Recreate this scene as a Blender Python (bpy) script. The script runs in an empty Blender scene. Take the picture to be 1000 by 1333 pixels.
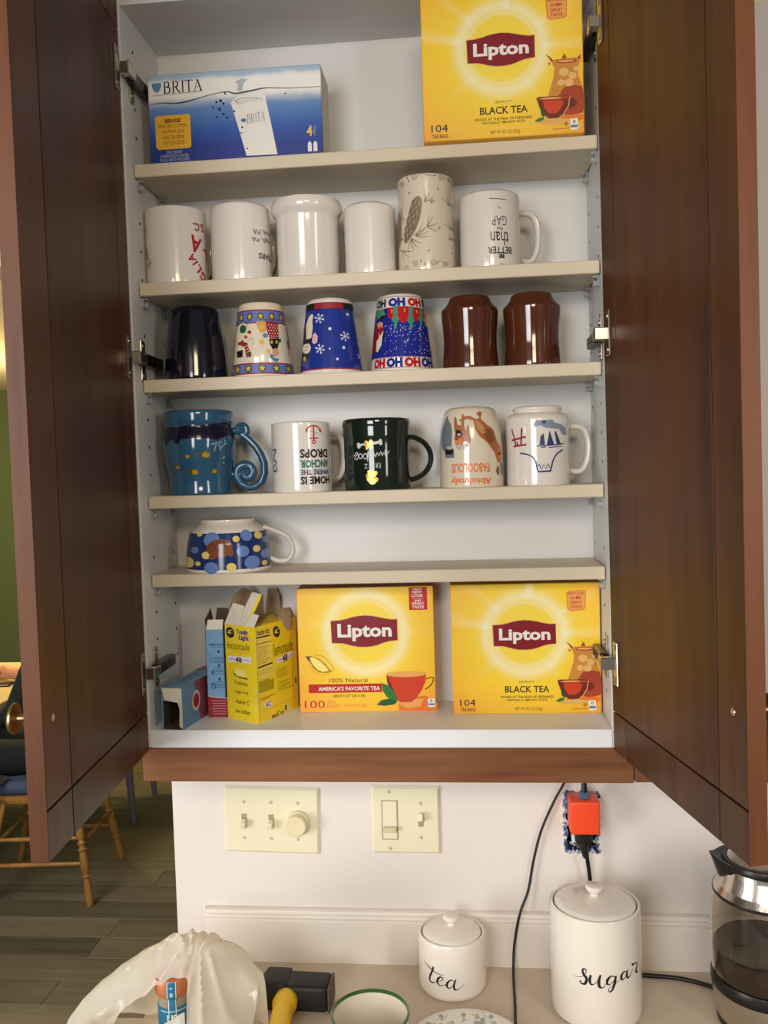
import bpy, bmesh, math, random
from math import sin, cos, pi, atan2, asin, sqrt, radians
from mathutils import Vector, Matrix
from mathutils.geometry import tessellate_polygon
random.seed(7)
S = bpy.context.scene
COL = S.collection

# ---------------------------------------------------------------- camera, world, lights, exposure
def make_camera():
    yaw, pitch, roll = -0.09576, -0.04805, -0.03024
    f = Vector((sin(yaw)*cos(pitch), cos(yaw)*cos(pitch), sin(pitch)))
    r = Vector((cos(yaw), -sin(yaw), 0)); u = r.cross(f)
    r2 = cos(roll)*r + sin(roll)*u; u2 = -sin(roll)*r + cos(roll)*u
    cam = bpy.data.cameras.new('camera'); o = bpy.data.objects.new('camera', cam); COL.objects.link(o)
    M = Matrix(((r2.x, u2.x, -f.x, 0.4876), (r2.y, u2.y, -f.y, -1.3071), (r2.z, u2.z, -f.z, 0.3828), (0, 0, 0, 1)))
    o.matrix_world = M
    cam.sensor_fit = 'HORIZONTAL'; cam.sensor_width = 36; cam.lens = 41.4; cam.clip_start = 0.05
    S.camera = o
make_camera()
W_ = bpy.data.worlds.new('world'); S.world = W_; W_.use_nodes = True
W_.node_tree.nodes['Background'].inputs[0].default_value = (0.95, 0.93, 0.90, 1)
W_.node_tree.nodes['Background'].inputs[1].default_value = 0.17
def area(name, loc, target, sx, sy, power, color, spread=180):
    l = bpy.data.lights.new(name, 'AREA'); l.shape = 'RECTANGLE'; l.size = sx; l.size_y = sy
    l.energy = power; l.color = color; l.spread = radians(spread)
    o = bpy.data.objects.new(name, l); COL.objects.link(o); o.location = loc
    d = Vector(target)-Vector(loc); o.rotation_euler = d.to_track_quat('-Z', 'Y').to_euler()
    return o
# daylight through two tall windows behind the photographer, and the dining room's warm lamp
area('window_daylight', (-0.25, -2.45, 0.62), (0.30, 0.1, 0.30), 0.80, 1.05, 8.2, (1.0, 0.99, 0.98), 82)
area('window_daylight_narrow', (1.95, -1.95, 0.55), (0.6, 0.1, -0.40), 0.26, 1.05, 6, (1.0, 0.97, 0.94), 130)
area('patio_daylight', (-1.55, -1.40, -0.20), (0.15, 0.1, -0.35), 0.7, 1.1, 15.5, (1.0, 0.98, 0.95), 120)
area('kitchen_lamp', (0.70, -2.2, 1.04), (0.4, 0.1, 0.5), 0.5, 0.3, 12, (1.0, 0.80, 0.55))
def point(name, loc, power, color, rad=0.1):
    l = bpy.data.lights.new(name, 'POINT'); l.energy = power; l.color = color; l.shadow_soft_size = rad
    o = bpy.data.objects.new(name, l); COL.objects.link(o); o.location = loc; return o
point('dining_lamp', (-2.5, 3.3, 0.58), 75, (1.0, 0.76, 0.40), 0.15)
area('dining_fill_light', (-1.6, 0.6, 0.6), (-1.2, 2.6, -1.3), 0.9, 0.9, 22, (1.0, 0.95, 0.86))  # unseen fill added to brighten the dark dining room, no window there
S.view_settings.view_transform = 'Standard'; S.view_settings.look = 'None'
S.view_settings.exposure = -0.10; S.view_settings.gamma = 1.0
try: S.view_settings.use_curve_mapping = False
except Exception: pass

# ---------------------------------------------------------------- materials
def lin(c):
    o = []
    for v in c[:3]:
        v = v/255.0
        o.append(v/12.92 if v <= 0.04045 else ((v+0.055)/1.055)**2.4)
    return (*o, 1)
MATS = {}
def mat(name, rgb, rough=0.5, metal=0.0, spec=0.5, bump=0.0, bscale=60.0, var=0.0, vscale=8.0, coat=0.0, trans=0.0, sss=0.0, stretch=(1,1,1), ior=1.45):
    if name in MATS: return MATS[name]
    m = bpy.data.materials.new(name); m.use_nodes = True; MATS[name] = m
    nt = m.node_tree; b = nt.nodes['Principled BSDF']
    c = lin(rgb)
    b.inputs['Base Color'].default_value = c
    b.inputs['Roughness'].default_value = rough; b.inputs['Metallic'].default_value = metal
    b.inputs['Specular IOR Level'].default_value = spec; b.inputs['IOR'].default_value = ior
    b.inputs['Coat Weight'].default_value = coat; b.inputs['Coat Roughness'].default_value = 0.06
    b.inputs['Transmission Weight'].default_value = trans
    if bump or var:
        tc = nt.nodes.new('ShaderNodeTexCoord'); mp = nt.nodes.new('ShaderNodeMapping')
        mp.inputs['Scale'].default_value = stretch
        nt.links.new(tc.outputs['Object'], mp.inputs['Vector'])
    if var:
        n = nt.nodes.new('ShaderNodeTexNoise'); n.inputs['Scale'].default_value = vscale; n.inputs['Detail'].default_value = 5
        nt.links.new(mp.outputs[0], n.inputs['Vector'])
        mx = nt.nodes.new('ShaderNodeMix'); mx.data_type = 'RGBA'
        mx.inputs['A'].default_value = tuple(max(0, v*(1-var)) for v in c[:3])+(1,)
        mx.inputs['B'].default_value = tuple(min(1, v*(1+var)) for v in c[:3])+(1,)
        nt.links.new(n.outputs['Fac'], mx.inputs['Factor']); nt.links.new(mx.outputs['Result'], b.inputs['Base Color'])
    if bump:
        n2 = nt.nodes.new('ShaderNodeTexNoise'); n2.inputs['Scale'].default_value = bscale; n2.inputs['Detail'].default_value = 3
        nt.links.new(mp.outputs[0], n2.inputs['Vector'])
        bp = nt.nodes.new('ShaderNodeBump'); bp.inputs['Strength'].default_value = bump; bp.inputs['Distance'].default_value = 0.002
        nt.links.new(n2.outputs['Fac'], bp.inputs['Height']); nt.links.new(bp.outputs[0], b.inputs['Normal'])
    return m
def ramp(nt, fac, stops):
    r = nt.nodes.new('ShaderNodeValToRGB'); el = r.color_ramp.elements
    while len(el) < len(stops): el.new(0.5)
    for e, (p, c) in zip(el, stops): e.position = p; e.color = c
    nt.links.new(fac, r.inputs['Fac']); return r.outputs['Color']
def mth(nt, op, a, b=None, c=None, clamp=False):
    n = nt.nodes.new('ShaderNodeMath'); n.operation = op; n.use_clamp = clamp
    for i, v in enumerate((a, b, c)):
        if v is None: continue
        if isinstance(v, (int, float)): n.inputs[i].default_value = v
        else: nt.links.new(v, n.inputs[i])
    return n.outputs[0]
def wood(name, dark, light, rough=0.35, scale=1.0, axis='z', rnd=True):
    if name in MATS: return MATS[name]
    m = bpy.data.materials.new(name); m.use_nodes = True; MATS[name] = m
    nt = m.node_tree; b = nt.nodes['Principled BSDF']
    tc = nt.nodes.new('ShaderNodeTexCoord'); mp = nt.nodes.new('ShaderNodeMapping')
    s = {'z': (1, 1, 0.07), 'x': (0.07, 1, 1), 'y': (1, 0.07, 1)}[axis]
    mp.inputs['Scale'].default_value = tuple(v*scale for v in s)
    nt.links.new(tc.outputs['Object'], mp.inputs['Vector'])
    if rnd:
        oi = nt.nodes.new('ShaderNodeObjectInfo'); nt.links.new(mth(nt, 'MULTIPLY', oi.outputs['Random'], 9.0), mp.inputs['Location'])
    n = nt.nodes.new('ShaderNodeTexNoise'); n.inputs['Scale'].default_value = 42; n.inputs['Detail'].default_value = 6; n.inputs['Roughness'].default_value = 0.65
    nt.links.new(mp.outputs[0], n.inputs['Vector'])
    n3 = nt.nodes.new('ShaderNodeTexNoise'); n3.inputs['Scale'].default_value = 9; n3.inputs['Detail'].default_value = 2
    nt.links.new(mp.outputs[0], n3.inputs['Vector'])
    f = mth(nt, 'ADD', mth(nt, 'MULTIPLY', n.outputs['Fac'], 0.55), mth(nt, 'MULTIPLY', n3.outputs['Fac'], 0.45))
    if rnd: f = mth(nt, 'ADD', f, mth(nt, 'MULTIPLY', mth(nt, 'SUBTRACT', oi.outputs['Random'], 0.5), 0.16))
    c = ramp(nt, f, [(0.30, lin(dark)), (0.70, lin(light))])
    nt.links.new(c, b.inputs['Base Color'])
    b.inputs['Roughness'].default_value = rough; b.inputs['Specular IOR Level'].default_value = 0.28
    bp = nt.nodes.new('ShaderNodeBump'); bp.inputs['Strength'].default_value = 0.08; bp.inputs['Distance'].default_value = 0.002
    nt.links.new(n.outputs['Fac'], bp.inputs['Height']); nt.links.new(bp.outputs[0], b.inputs['Normal'])
    return m
def sunburst(name, cx, cy, w, h, R, rays):
    """printed yellow carton front: UV in metres; ring glow, rays, orange corners"""
    m = bpy.data.materials.new(name); m.use_nodes = True; nt = m.node_tree; b = nt.nodes['Principled BSDF']
    uv = nt.nodes.new('ShaderNodeUVMap'); sp = nt.nodes.new('ShaderNodeSeparateXYZ'); nt.links.new(uv.outputs[0], sp.inputs[0])
    x = mth(nt, 'SUBTRACT', sp.outputs[0], cx); y = mth(nt, 'SUBTRACT', sp.outputs[1], cy)
    r = mth(nt, 'SQRT', mth(nt, 'ADD', mth(nt, 'MULTIPLY', x, x), mth(nt, 'MULTIPLY', y, y)))
    rn = mth(nt, 'DIVIDE', r, w)
    a = mth(nt, 'ARCTAN2', y, x)
    base = ramp(nt, rn, [(0.0, lin((252, 228, 84))), (0.19, lin((252, 222, 62))), (0.36, lin((251, 214, 46))), (0.55, lin((247, 194, 44))), (0.74, lin((238, 160, 46)))])
    s1 = mth(nt, 'SINE', mth(nt, 'MULTIPLY_ADD', a, 5.0, 0.4)); s2 = mth(nt, 'SINE', mth(nt, 'MULTIPLY_ADD', a, 13.0, 1.3)); s3 = mth(nt, 'SINE', mth(nt, 'MULTIPLY_ADD', a, 21.0, 2.1))
    ray = mth(nt, 'ADD', mth(nt, 'ADD', mth(nt, 'MULTIPLY', s1, 0.35), mth(nt, 'MULTIPLY', s2, 0.4)), mth(nt, 'MULTIPLY', s3, 0.25))
    ray = mth(nt, 'MULTIPLY', ray, 1.0, clamp=True)
    # rays fade with radius and live mostly above the lower third
    fade = mth(nt, 'MULTIPLY', mth(nt, 'SUBTRACT', 1.0, mth(nt, 'MULTIPLY', rn, 1.55), clamp=True), mth(nt, 'MULTIPLY', mth(nt, 'SUBTRACT', rn, R*0.98), 30.0, clamp=True))
    up = mth(nt, 'MULTIPLY_ADD', mth(nt, 'DIVIDE', y, h), 2.4, 0.9, clamp=True)
    rayf = mth(nt, 'MULTIPLY', mth(nt, 'MULTIPLY', ray, fade), mth(nt, 'MULTIPLY', up, rays))
    d = mth(nt, 'DIVIDE', mth(nt, 'SUBTRACT', rn, R*1.10), 0.045)
    halo = mth(nt, 'MULTIPLY', mth(nt, 'EXPONENT', mth(nt, 'MULTIPLY', mth(nt, 'MULTIPLY', d, d), -1.0)), 0.75)
    d2 = mth(nt, 'DIVIDE', mth(nt, 'SUBTRACT', rn, R*0.90), 0.006)
    line = mth(nt, 'MULTIPLY', mth(nt, 'EXPONENT', mth(nt, 'MULTIPLY', mth(nt, 'MULTIPLY', d2, d2), -1.0)), 0.35)
    wfac = mth(nt, 'ADD', mth(nt, 'ADD', rayf, halo), line, clamp=True)
    mx = nt.nodes.new('ShaderNodeMix'); mx.data_type = 'RGBA'; nt.links.new(wfac, mx.inputs['Factor'])
    nt.links.new(base, mx.inputs['A']); mx.inputs['B'].default_value = lin((252, 244, 196))
    nt.links.new(mx.outputs['Result'], b.inputs['Base Color'])
    b.inputs['Roughness'].default_value = 0.38; b.inputs['Coat Weight'].default_value = 0.25; b.inputs['Coat Roughness'].default_value = 0.12
    n2 = nt.nodes.new('ShaderNodeTexNoise'); n2.inputs['Scale'].default_value = 14; nt.links.new(uv.outputs[0], n2.inputs['Vector'])
    bp = nt.nodes.new('ShaderNodeBump'); bp.inputs['Strength'].default_value = 0.15; bp.inputs['Distance'].default_value = 0.004
    nt.links.new(n2.outputs['Fac'], bp.inputs['Height']); nt.links.new(bp.outputs[0], b.inputs['Coat Normal'])
    return m

# ---------------------------------------------------------------- objects
def tag(o, label=None, cat=None, group=None, kind=None):
    if label: o['label'] = label
    if cat: o['category'] = cat
    if group: o['group'] = group
    if kind: o['kind'] = kind
    return o
def thing(name, label, cat, loc=(0, 0, 0), rz=0, group=None):
    o = bpy.data.objects.new(name, None); o.empty_display_size = 0.02; COL.objects.link(o)
    o.location = loc; o.rotation_euler = (0, 0, rz)
    return tag(o, label, cat, group)
def obj(name, bm, mats, parent=None, smooth=False, loc=None, auto=None, label=None):
    me = bpy.data.meshes.new(name)
    bmesh.ops.remove_doubles(bm, verts=bm.verts, dist=1e-6) if auto == 'merge' else None
    bm.to_mesh(me); bm.free()
    for m in (mats if isinstance(mats, (list, tuple)) else [mats]): me.materials.append(m)
    if smooth:
        for p in me.polygons: p.use_smooth = True
        try: me.set_sharp_from_angle(angle=radians(38))
        except Exception: pass
    o = bpy.data.objects.new(name, me); COL.objects.link(o)
    if parent: o.parent = parent
    if loc: o.location = loc
    if label: o['label'] = label
    return o
def B(): return bmesh.new()
def box(bm, x0, x1, y0, y1, z0, z1, bev=0.0, mi=0, M=None, seg=1):
    g = bmesh.ops.create_cube(bm, size=1.0, matrix=Matrix.Translation(((x0+x1)/2, (y0+y1)/2, (z0+z1)/2)) @ Matrix.Diagonal((x1-x0, y1-y0, z1-z0, 1)))
    vs = g['verts']; fs = list({f for v in vs for f in v.link_faces})
    for f in fs: f.material_index = mi
    if bev > 0:
        es = list({e for v in vs for e in v.link_edges})
        r = bmesh.ops.bevel(bm, geom=es, offset=bev, segments=seg, affect='EDGES', profile=0.5)
        for f in r['faces']: f.material_index = mi
        vs = list({v for f in r['faces'] for v in f.verts} | {v for v in vs if v.is_valid})
    if M is not None: bmesh.ops.transform(bm, matrix=M, verts=[v for v in vs if v.is_valid])
    return bm
def lathe(bm, prof, n=40, mi=0, cx=0, cy=0, closed=False, M=None):
    rings = []
    for (r, z) in prof:
        if r < 1e-5: rings.append([bm.verts.new((cx, cy, z))])
        else: rings.append([bm.verts.new((cx+r*sin(2*pi*k/n), cy-r*cos(2*pi*k/n), z)) for k in range(n)])
    pr = list(zip(rings, rings[1:])) + ([(rings[-1], rings[0])] if closed else [])
    for a, b in pr:
        for k in range(n):
            k2 = (k+1) % n
            if len(a) == 1 and len(b) == 1: continue
            if len(a) == 1: f = bm.faces.new((a[0], b[k2], b[k]))
            elif len(b) == 1: f = bm.faces.new((a[k], a[k2], b[0]))
            else: f = bm.faces.new((a[k], a[k2], b[k2], b[k]))
            f.material_index = mi
    if M is not None: bmesh.ops.transform(bm, matrix=M, verts=[v for R in rings for v in R])
    return bm
def crom(pts, n=6):
    P = [Vector(p) for p in pts]; out = []
    P = [P[0]*2-P[1]] + P + [P[-1]*2-P[-2]]
    for i in range(1, len(P)-2):
        for k in range(n):
            t = k/n; a, b, c, d = P[i-1:i+3]
            out.append(0.5*((2*b)+(c-a)*t+(2*a-5*b+4*c-d)*t*t+(3*b-a-3*c+d)*t**3))
    out.append(P[-2]); return out
def tube(bm, pts, r, n=10, mi=0, smooth=0, rad2=None, bin_=None, caps=True):
    """sweep; r may be a list; rad2 = second radius along the binormal bin_"""
    if smooth: pts = crom(pts, smooth)
    pts = [Vector(p) for p in pts]; m = len(pts); rings = []
    ref = Vector(bin_) if bin_ else Vector((0.31, 0.17, 0.93))
    for i, p in enumerate(pts):
        t = (pts[min(i+1, m-1)]-pts[max(i-1, 0)]).normalized()
        if bin_: bb = ref.normalized()
        else:
            bb = ref-t*ref.dot(t)
            if bb.length < 1e-4: bb = t.orthogonal()
            bb.normalize(); ref = bb
        nn = bb.cross(t).normalized()
        if isinstance(r, (list, tuple)):
            q = i/(m-1)*(len(r)-1); j = min(int(q), len(r)-2); rr = r[j]+(r[j+1]-r[j])*(q-j)
        else: rr = r
        r2 = rr if rad2 is None else rad2
        rings.append([bm.verts.new(p+nn*(rr*cos(2*pi*k/n))+bb*(r2*sin(2*pi*k/n))) for k in range(n)])
    for a, b in zip(rings, rings[1:]):
        for k in range(n):
            f = bm.faces.new((a[k], a[(k+1) % n], b[(k+1) % n], b[k])); f.material_index = mi
    if caps:
        for R in (rings[0][::-1], rings[-1]):
            f = bm.faces.new(R); f.material_index = mi
    return bm
def quadface(bm, pts, mi=0):
    f = bm.faces.new([bm.verts.new(p) for p in pts]); f.material_index = mi; return f
def sheet(bm, pts, th, mi=0):
    """polygon with real thickness"""
    P = [Vector(p) for p in pts]; n = (P[1]-P[0]).cross(P[2]-P[0]).normalized()*th*0.5
    a = [bm.verts.new(p+n) for p in P]; b = [bm.verts.new(p-n) for p in P]
    fs = [bm.faces.new(a), bm.faces.new(b[::-1])]
    for i in range(len(P)):
        j = (i+1) % len(P); fs.append(bm.faces.new((a[j], a[i], b[i], b[j])))
    for f in fs: f.material_index = mi
    return bm

# ---------------------------------------------------------------- flat print (lettering and pictures lying on a surface)
TXT = {}
def text_mesh(s, bold=0.0):
    k = (s, bold)
    if k in TXT: return TXT[k]
    c = bpy.data.curves.new('lettering', 'FONT'); c.body = s; c.size = 1.0; c.resolution_u = 2; c.offset = bold
    o = bpy.data.objects.new('lettering', c); COL.objects.link(o)
    dg = bpy.context.evaluated_depsgraph_get(); me = o.evaluated_get(dg).to_mesh()
    v = [(q.co.x, q.co.y) for q in me.vertices]; f = [tuple(p.vertices) for p in me.polygons]
    o.evaluated_get(dg).to_mesh_clear()
    COL.objects.unlink(o); bpy.data.objects.remove(o); bpy.data.curves.remove(c)
    TXT[k] = (v, f); return TXT[k]
class Print:
    def __init__(s, conv=None): s.t = []; s.mats = []; s.conv = conv or (lambda x, y: (x, y)); s.layer = 0
    def mi(s, m):
        if m not in s.mats: s.mats.append(m)
        return s.mats.index(m)
    def raw(s, verts, faces, m, L):
        s.t.append((verts, faces, s.mi(m), L))
    def poly(s, pts, m, L=1, raw=False):
        P = pts if raw else [s.conv(*p) for p in pts]
        tr = tessellate_polygon([[Vector((a, b, 0)) for a, b in P]])
        s.raw(P, [tuple(t) for t in tr], m, L)
    def rect(s, x0, y0, x1, y1, m, L=1): s.poly([(x0, y0), (x1, y0), (x1, y1), (x0, y1)], m, L)
    def disc(s, x, y, rx, m, L=1, ry=None, n=18, a0=0, a1=2*pi):
        ry = ry or rx
        s.poly([(x+rx*cos(a0+(a1-a0)*k/n), y+ry*sin(a0+(a1-a0)*k/n)) for k in range(n if a1-a0 > 6.2 else n+1)], m, L)
    def star(s, x, y, r, m, L=1, n=5, q=0.45, a=pi/2):
        s.poly([(x+(r if k % 2 == 0 else r*q)*cos(a+pi*k/n), y+(r if k % 2 == 0 else r*q)*sin(a+pi*k/n)) for k in range(2*n)], m, L)
    def stroke(s, pts, w, m, L=1, smooth=0):
        P = [Vector((*s.conv(*p), 0)) for p in pts]
        if smooth: P = crom(P, smooth)
        W = w if isinstance(w, (list, tuple)) else None
        vs = []; n = len(P)
        for i, p in enumerate(P):
            t = P[min(i+1, n-1)]-P[max(i-1, 0)]
            t = t.normalized() if t.length > 1e-9 else Vector((1, 0, 0))
            if W: q = i/(n-1)*(len(W)-1); j = min(int(q), len(W)-2); hw = (W[j]+(W[j+1]-W[j])*(q-j))/2
            else: hw = w/2
            nn = Vector((-t.y, t.x, 0))*hw
            vs += [(p.x+nn.x, p.y+nn.y), (p.x-nn.x, p.y-nn.y)]
        s.raw(vs, [(2*i, 2*i+1, 2*i+3, 2*i+2) for i in range(n-1)], m, L)
    def text(s, txt, x0, y0, x1, y1, m, L=2, bold=0.0, rot=0.0, arc=None):
        """fit the text's bounding box into the box (x0,y0)-(x1,y1) given through conv; rot turns it about its centre"""
        v, f = text_mesh(txt, bold)
        ax = min(q[0] for q in v); bx = max(q[0] for q in v); ay = min(q[1] for q in v); by = max(q[1] for q in v)
        (u0, w0), (u1, w1) = s.conv(x0, y0), s.conv(x1, y1)
        if w0 > w1: w0, w1 = w1, w0
        if u0 > u1: u0, u1 = u1, u0
        cx, cy = (u0+u1)/2, (w0+w1)/2; cr, sr = cos(rot), sin(rot); out = []
        for (px, py) in v:
            X = ((px-ax)/(bx-ax)-0.5)*(u1-u0); Y = ((py-ay)/(by-ay)-0.5)*(w1-w0)
            out.append((cx+X*cr-Y*sr, cy+X*sr+Y*cr))
        s.raw(out, f, m, L)
    def build(s, name, parent, fmap, maxlen=None, step=0.00012):
        bm = B()
        for (vs, fs, mi, L) in s.t:
            b2 = B(); vv = [b2.verts.new((a, b, 0)) for a, b in vs]
            for f in fs:
                try:
                    ff = b2.faces.new([vv[i] for i in f]); ff.material_index = mi
                except ValueError: pass
            if maxlen:
                for it in range(6):
                    es = [e for e in b2.edges if e.calc_length() > maxlen]
                    if not es: break
                    bmesh.ops.subdivide_edges(b2, edges=es, cuts=1)
                    bmesh.ops.triangulate(b2, faces=[f for f in b2.faces if len(f.verts) > 4])
            b2.normal_update()
            for f in b2.faces:
                if f.normal.z < 0: f.normal_flip()
            mp = {}
            for v in b2.verts: mp[v] = bm.verts.new(fmap(v.co.x, v.co.y, L*step))
            for f in b2.faces:
                try:
                    nf = bm.faces.new([mp[v] for v in f.verts]); nf.material_index = f.material_index
                except ValueError: pass
            b2.free()
        return obj(name, bm, s.mats, parent, smooth=bool(maxlen))
def ink(name, rgb, rough=0.35): return mat('ink_'+name, rgb, rough)
# ---------------------------------------------------------------- palette
W = 0.685; YB = 0.132; YW = 0.138; ZC = -0.444; FL = -1.355
ZS = dict(A=0.8503, B=0.6741, C=0.5290, D=0.3523, E=0.2320); TH = 0.019
m_wall = mat('painted_wall', (222, 214, 207), 0.6, bump=0.05, bscale=140)
m_cream = mat('cream_header_paint', (222, 200, 165), 0.7)
m_green = mat('green_wall_paint', (98, 118, 76), 0.7)
m_ceil = mat('ceiling_paint', (236, 222, 185), 0.8)
m_white = mat('white_melamine', (213, 213, 212), 0.42, bump=0.03, bscale=200)
m_shelf = mat('almond_shelf_laminate', (208, 195, 170), 0.45, bump=0.03, bscale=200)
m_counter = mat('beige_counter_laminate', (208, 192, 170), 0.38, var=0.06, vscale=160)
m_trim = mat('trim_paint', (232, 224, 215), 0.4)
m_door = wood('dark_cherry_wood', (44, 24, 10), (94, 54, 26), 0.45)
m_door_lit = wood('cherry_wood_lit', (80, 46, 27), (122, 74, 46), 0.45)  # same cherry as the doors, light on their ends put into the colour
m_railw = wood('cherry_rail_wood', (80, 46, 24), (150, 100, 66), 0.42, axis='x')
m_groove = mat('groove_dark', (24, 13, 8), 0.7)
m_steel = mat('nickel_hinge', (196, 188, 172), 0.28, 1.0)
m_steel_dark = mat('hinge_arm_steel', (92, 86, 78), 0.3, 1.0)
m_pin = mat('clear_shelf_pin', (205, 208, 205), 0.15, trans=0.5)
m_black = mat('black_plastic', (18, 18, 19), 0.35)
m_hole = mat('peg_hole_black', (30, 27, 24), 0.9)
m_brass = mat('antique_brass', (200, 172, 122), 0.38, 1.0)

# ---------------------------------------------------------------- the setting
hx0, hx1, hz0, hz1 = 0.631, 0.686, -0.254, -0.154          # rough outlet opening cut in the wall
bm = B()
X0, X1, Y0, Y1, Z0, Z1 = -0.030, 2.4, YW, YW+0.13, FL, 1.085
box(bm, X0, hx0, Y0, Y1, Z0, Z1); box(bm, hx1, X1, Y0, Y1, Z0, Z1)
box(bm, hx0, hx1, Y0, Y1, Z0, hz0); box(bm, hx0, hx1, Y0, Y1, hz1, Z1)
tag(obj('wall_back', bm, m_wall), kind='structure')
bm = B(); box(bm, -3.6, -0.030, YW, YW+0.10, 0.745, 1.085)
tag(obj('wall_header', bm, m_cream), kind='structure')
bm = B(); box(bm, -6.2, 2.4, 5.25, 5.37, FL, 1.085); tag(obj('wall_far', bm, m_green), kind='structure')
bm = B(); box(bm, -6.32, -6.2, YW, 5.37, FL, 1.085); tag(obj('wall_left', bm, m_green), kind='structure')
bm = B(); box(bm, -6.2, 2.4, YW+0.13, 5.37, 1.085, 1.185); tag(obj('ceiling', bm, m_ceil), kind='structure')
bm = B(); box(bm, -6.2, 2.4, -3.2, 5.37, FL-0.08, FL-0.006)
floor = tag(obj('floor', bm, mat('subfloor', (50, 44, 36), 0.8)), kind='structure')
m_plank = wood('grey_brown_plank', (86, 80, 66), (136, 127, 106), 0.42, 0.6, axis='x')
pk = {}
for L in (1.20, 0.9):
    b = B(); box(b, 0, L-0.0012, 0, 0.1388, -0.006, 0, 0.0009); me = bpy.data.meshes.new('plank'); b.to_mesh(me); b.free(); me.materials.append(m_plank); pk[L] = me
for j in range(36):
    y = 0.30+j*0.14; x = -3.4+random.random()*0.9
    for k in range(3):
        L = 1.20
        o = bpy.data.objects.new('plank', pk[L]); COL.objects.link(o); o.parent = floor; o.location = (x, y, FL); x += L
# backsplash moulding: a board with a rounded, grooved top
prof = [(0, -0.444), (0.014, -0.444), (0.014, -0.374), (0.0125, -0.3725), (0.0125, -0.3705), (0.0155, -0.3690), (0.0165, -0.3660), (0.0155, -0.3625), (0.0120, -0.3610), (0.0120, -0.3592), (0.0135, -0.3580), (0.0125, -0.3560), (0.008, -0.3545), (0, -0.3545)]
bm = B(); xa, xb = 0.020, 2.4
for x in (xa, xb): pass
L_ = [bm.verts.new((xa+0.004*(d/0.0165), YW-d, z)) for d, z in prof]; R_ = [bm.verts.new((xb, YW-d, z)) for d, z in prof]
for i in range(len(prof)):
    j = (i+1) % len(prof); bm.faces.new((L_[i], L_[j], R_[j], R_[i]))
bm.faces.new(L_[::-1]); bm.faces.new(R_)
tag(obj('trim_1', bm, m_trim), kind='structure')
# worktop on a plain white base
bm = B(); box(bm, -0.030, 2.4, -0.52, YW, ZC-0.038, ZC, 0.004)
tag(obj('countertop', bm, m_counter), 'beige laminate worktop under the cupboard, holding canisters and bag', 'worktop')
bc = thing('base_cabinet', 'white base cabinet carrying the beige worktop', 'cabinet', (0, 0, FL))
bm = B(); box(bm, -0.015, 2.4, -0.47, YW-0.002, 0.09, 1.355+ZC-0.038); obj('carcass', bm, m_white, bc)
bm = B(); box(bm, 0.0, 2.4, -0.42, YW-0.002, 0, 0.09); obj('plinth', bm, m_groove, bc)
for k in range(4):
    bm = B(); box(bm, 0.01+0.56*k, 0.55+0.56*k, -0.489, -0.470, 0.11, 0.83, 0.003); dr = obj('door', bm, m_trim, bc)
    bm = B(); box(bm, 0.50+0.56*k, 0.51+0.56*k, -0.512, -0.489, 0.62, 0.74, 0.003); obj('handle', bm, m_steel, dr)
# wood valance that goes on to the right of the cupboard
bm = B(); box(bm, 0.716, 2.4, -0.030, -0.010, -0.0775, 0.006, 0.0015); tag(obj('trim_2', bm, m_railw), kind='structure')

# ---------------------------------------------------------------- the wall cabinet
cab = thing('wall_cabinet', 'wall cupboard with dark cherry doors standing open over white shelves', 'cabinet')
for x0, x1 in ((-0.016, 0.0), (W, W+0.016)):
    bm = B(); box(bm, x0, x1, -0.029, YW, -0.027, 1.12, 0.0008); obj('side_panel', bm, m_white, cab)
bm = B(); box(bm, 0, W, YB, YW, -0.027, 1.10); obj('back_panel', bm, m_white, cab)
bm = B(); box(bm, 0, W, -0.029, YB, 1.068, 1.086); obj('top_panel', bm, m_white, cab)
bm = B(); box(bm, 0, W, -0.0298, YB, -0.027, 0.0, 0.0008); obj('bottom_panel', bm, mat('bright_white_melamine', (232, 234, 236), 0.4), cab)
bm = B(); box(bm, -0.0145, W+0.030, -0.030, -0.010, -0.0788, -0.0275, 0.0015); obj('bottom_rail', bm, m_railw, cab)
for k in 'ABCDE':
    bm = B(); box(bm, 0.0015, W-0.0015, 0, YB-0.001, ZS[k]-TH, ZS[k], 0.0012); obj('shelf', bm, m_shelf, cab)
pinm = None
for k in 'ABCDE':
    for sx in (0, 1):
        for y in (0.018, 0.108):
            if pinm is None:
                b = B(); box(b, 0, 0.010, -0.006, 0.006, -0.0035, 0, 0.0006); box(b, 0, 0.0035, -0.006, 0.006, -0.016, -0.002, 0.0006)
                tube(b, [(0.002, 0, -0.011), (0.009, 0, -0.011)], 0.0042, 10)
                pinm = bpy.data.meshes.new('shelf_pin'); b.to_mesh(pinm); b.free(); pinm.materials.append(m_pin)
            o = bpy.data.objects.new('shelf_pin', pinm); COL.objects.link(o); o.parent = cab
            o.location = (0 if sx == 0 else W, y, ZS[k]-TH); o.rotation_euler = (0, 0, 0 if sx == 0 else pi)
bm = B()
for sx in (0, 1):
    for y in (0.018, 0.108):
        z = 0.045
        while z < 1.03:
            if all(abs(z-(ZS[k]-TH-0.011)) > 0.024 for k in ZS):
                x = 0.0 if sx == 0 else W; d = 1 if sx == 0 else -1
                tube(bm, [(x-0.002*d, y, z), (x+0.0003*d, y, z)], 0.0026, 8)
            z += 0.0425
tag(obj('peg_holes', bm, m_hole, cab), kind='stuff')

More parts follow.
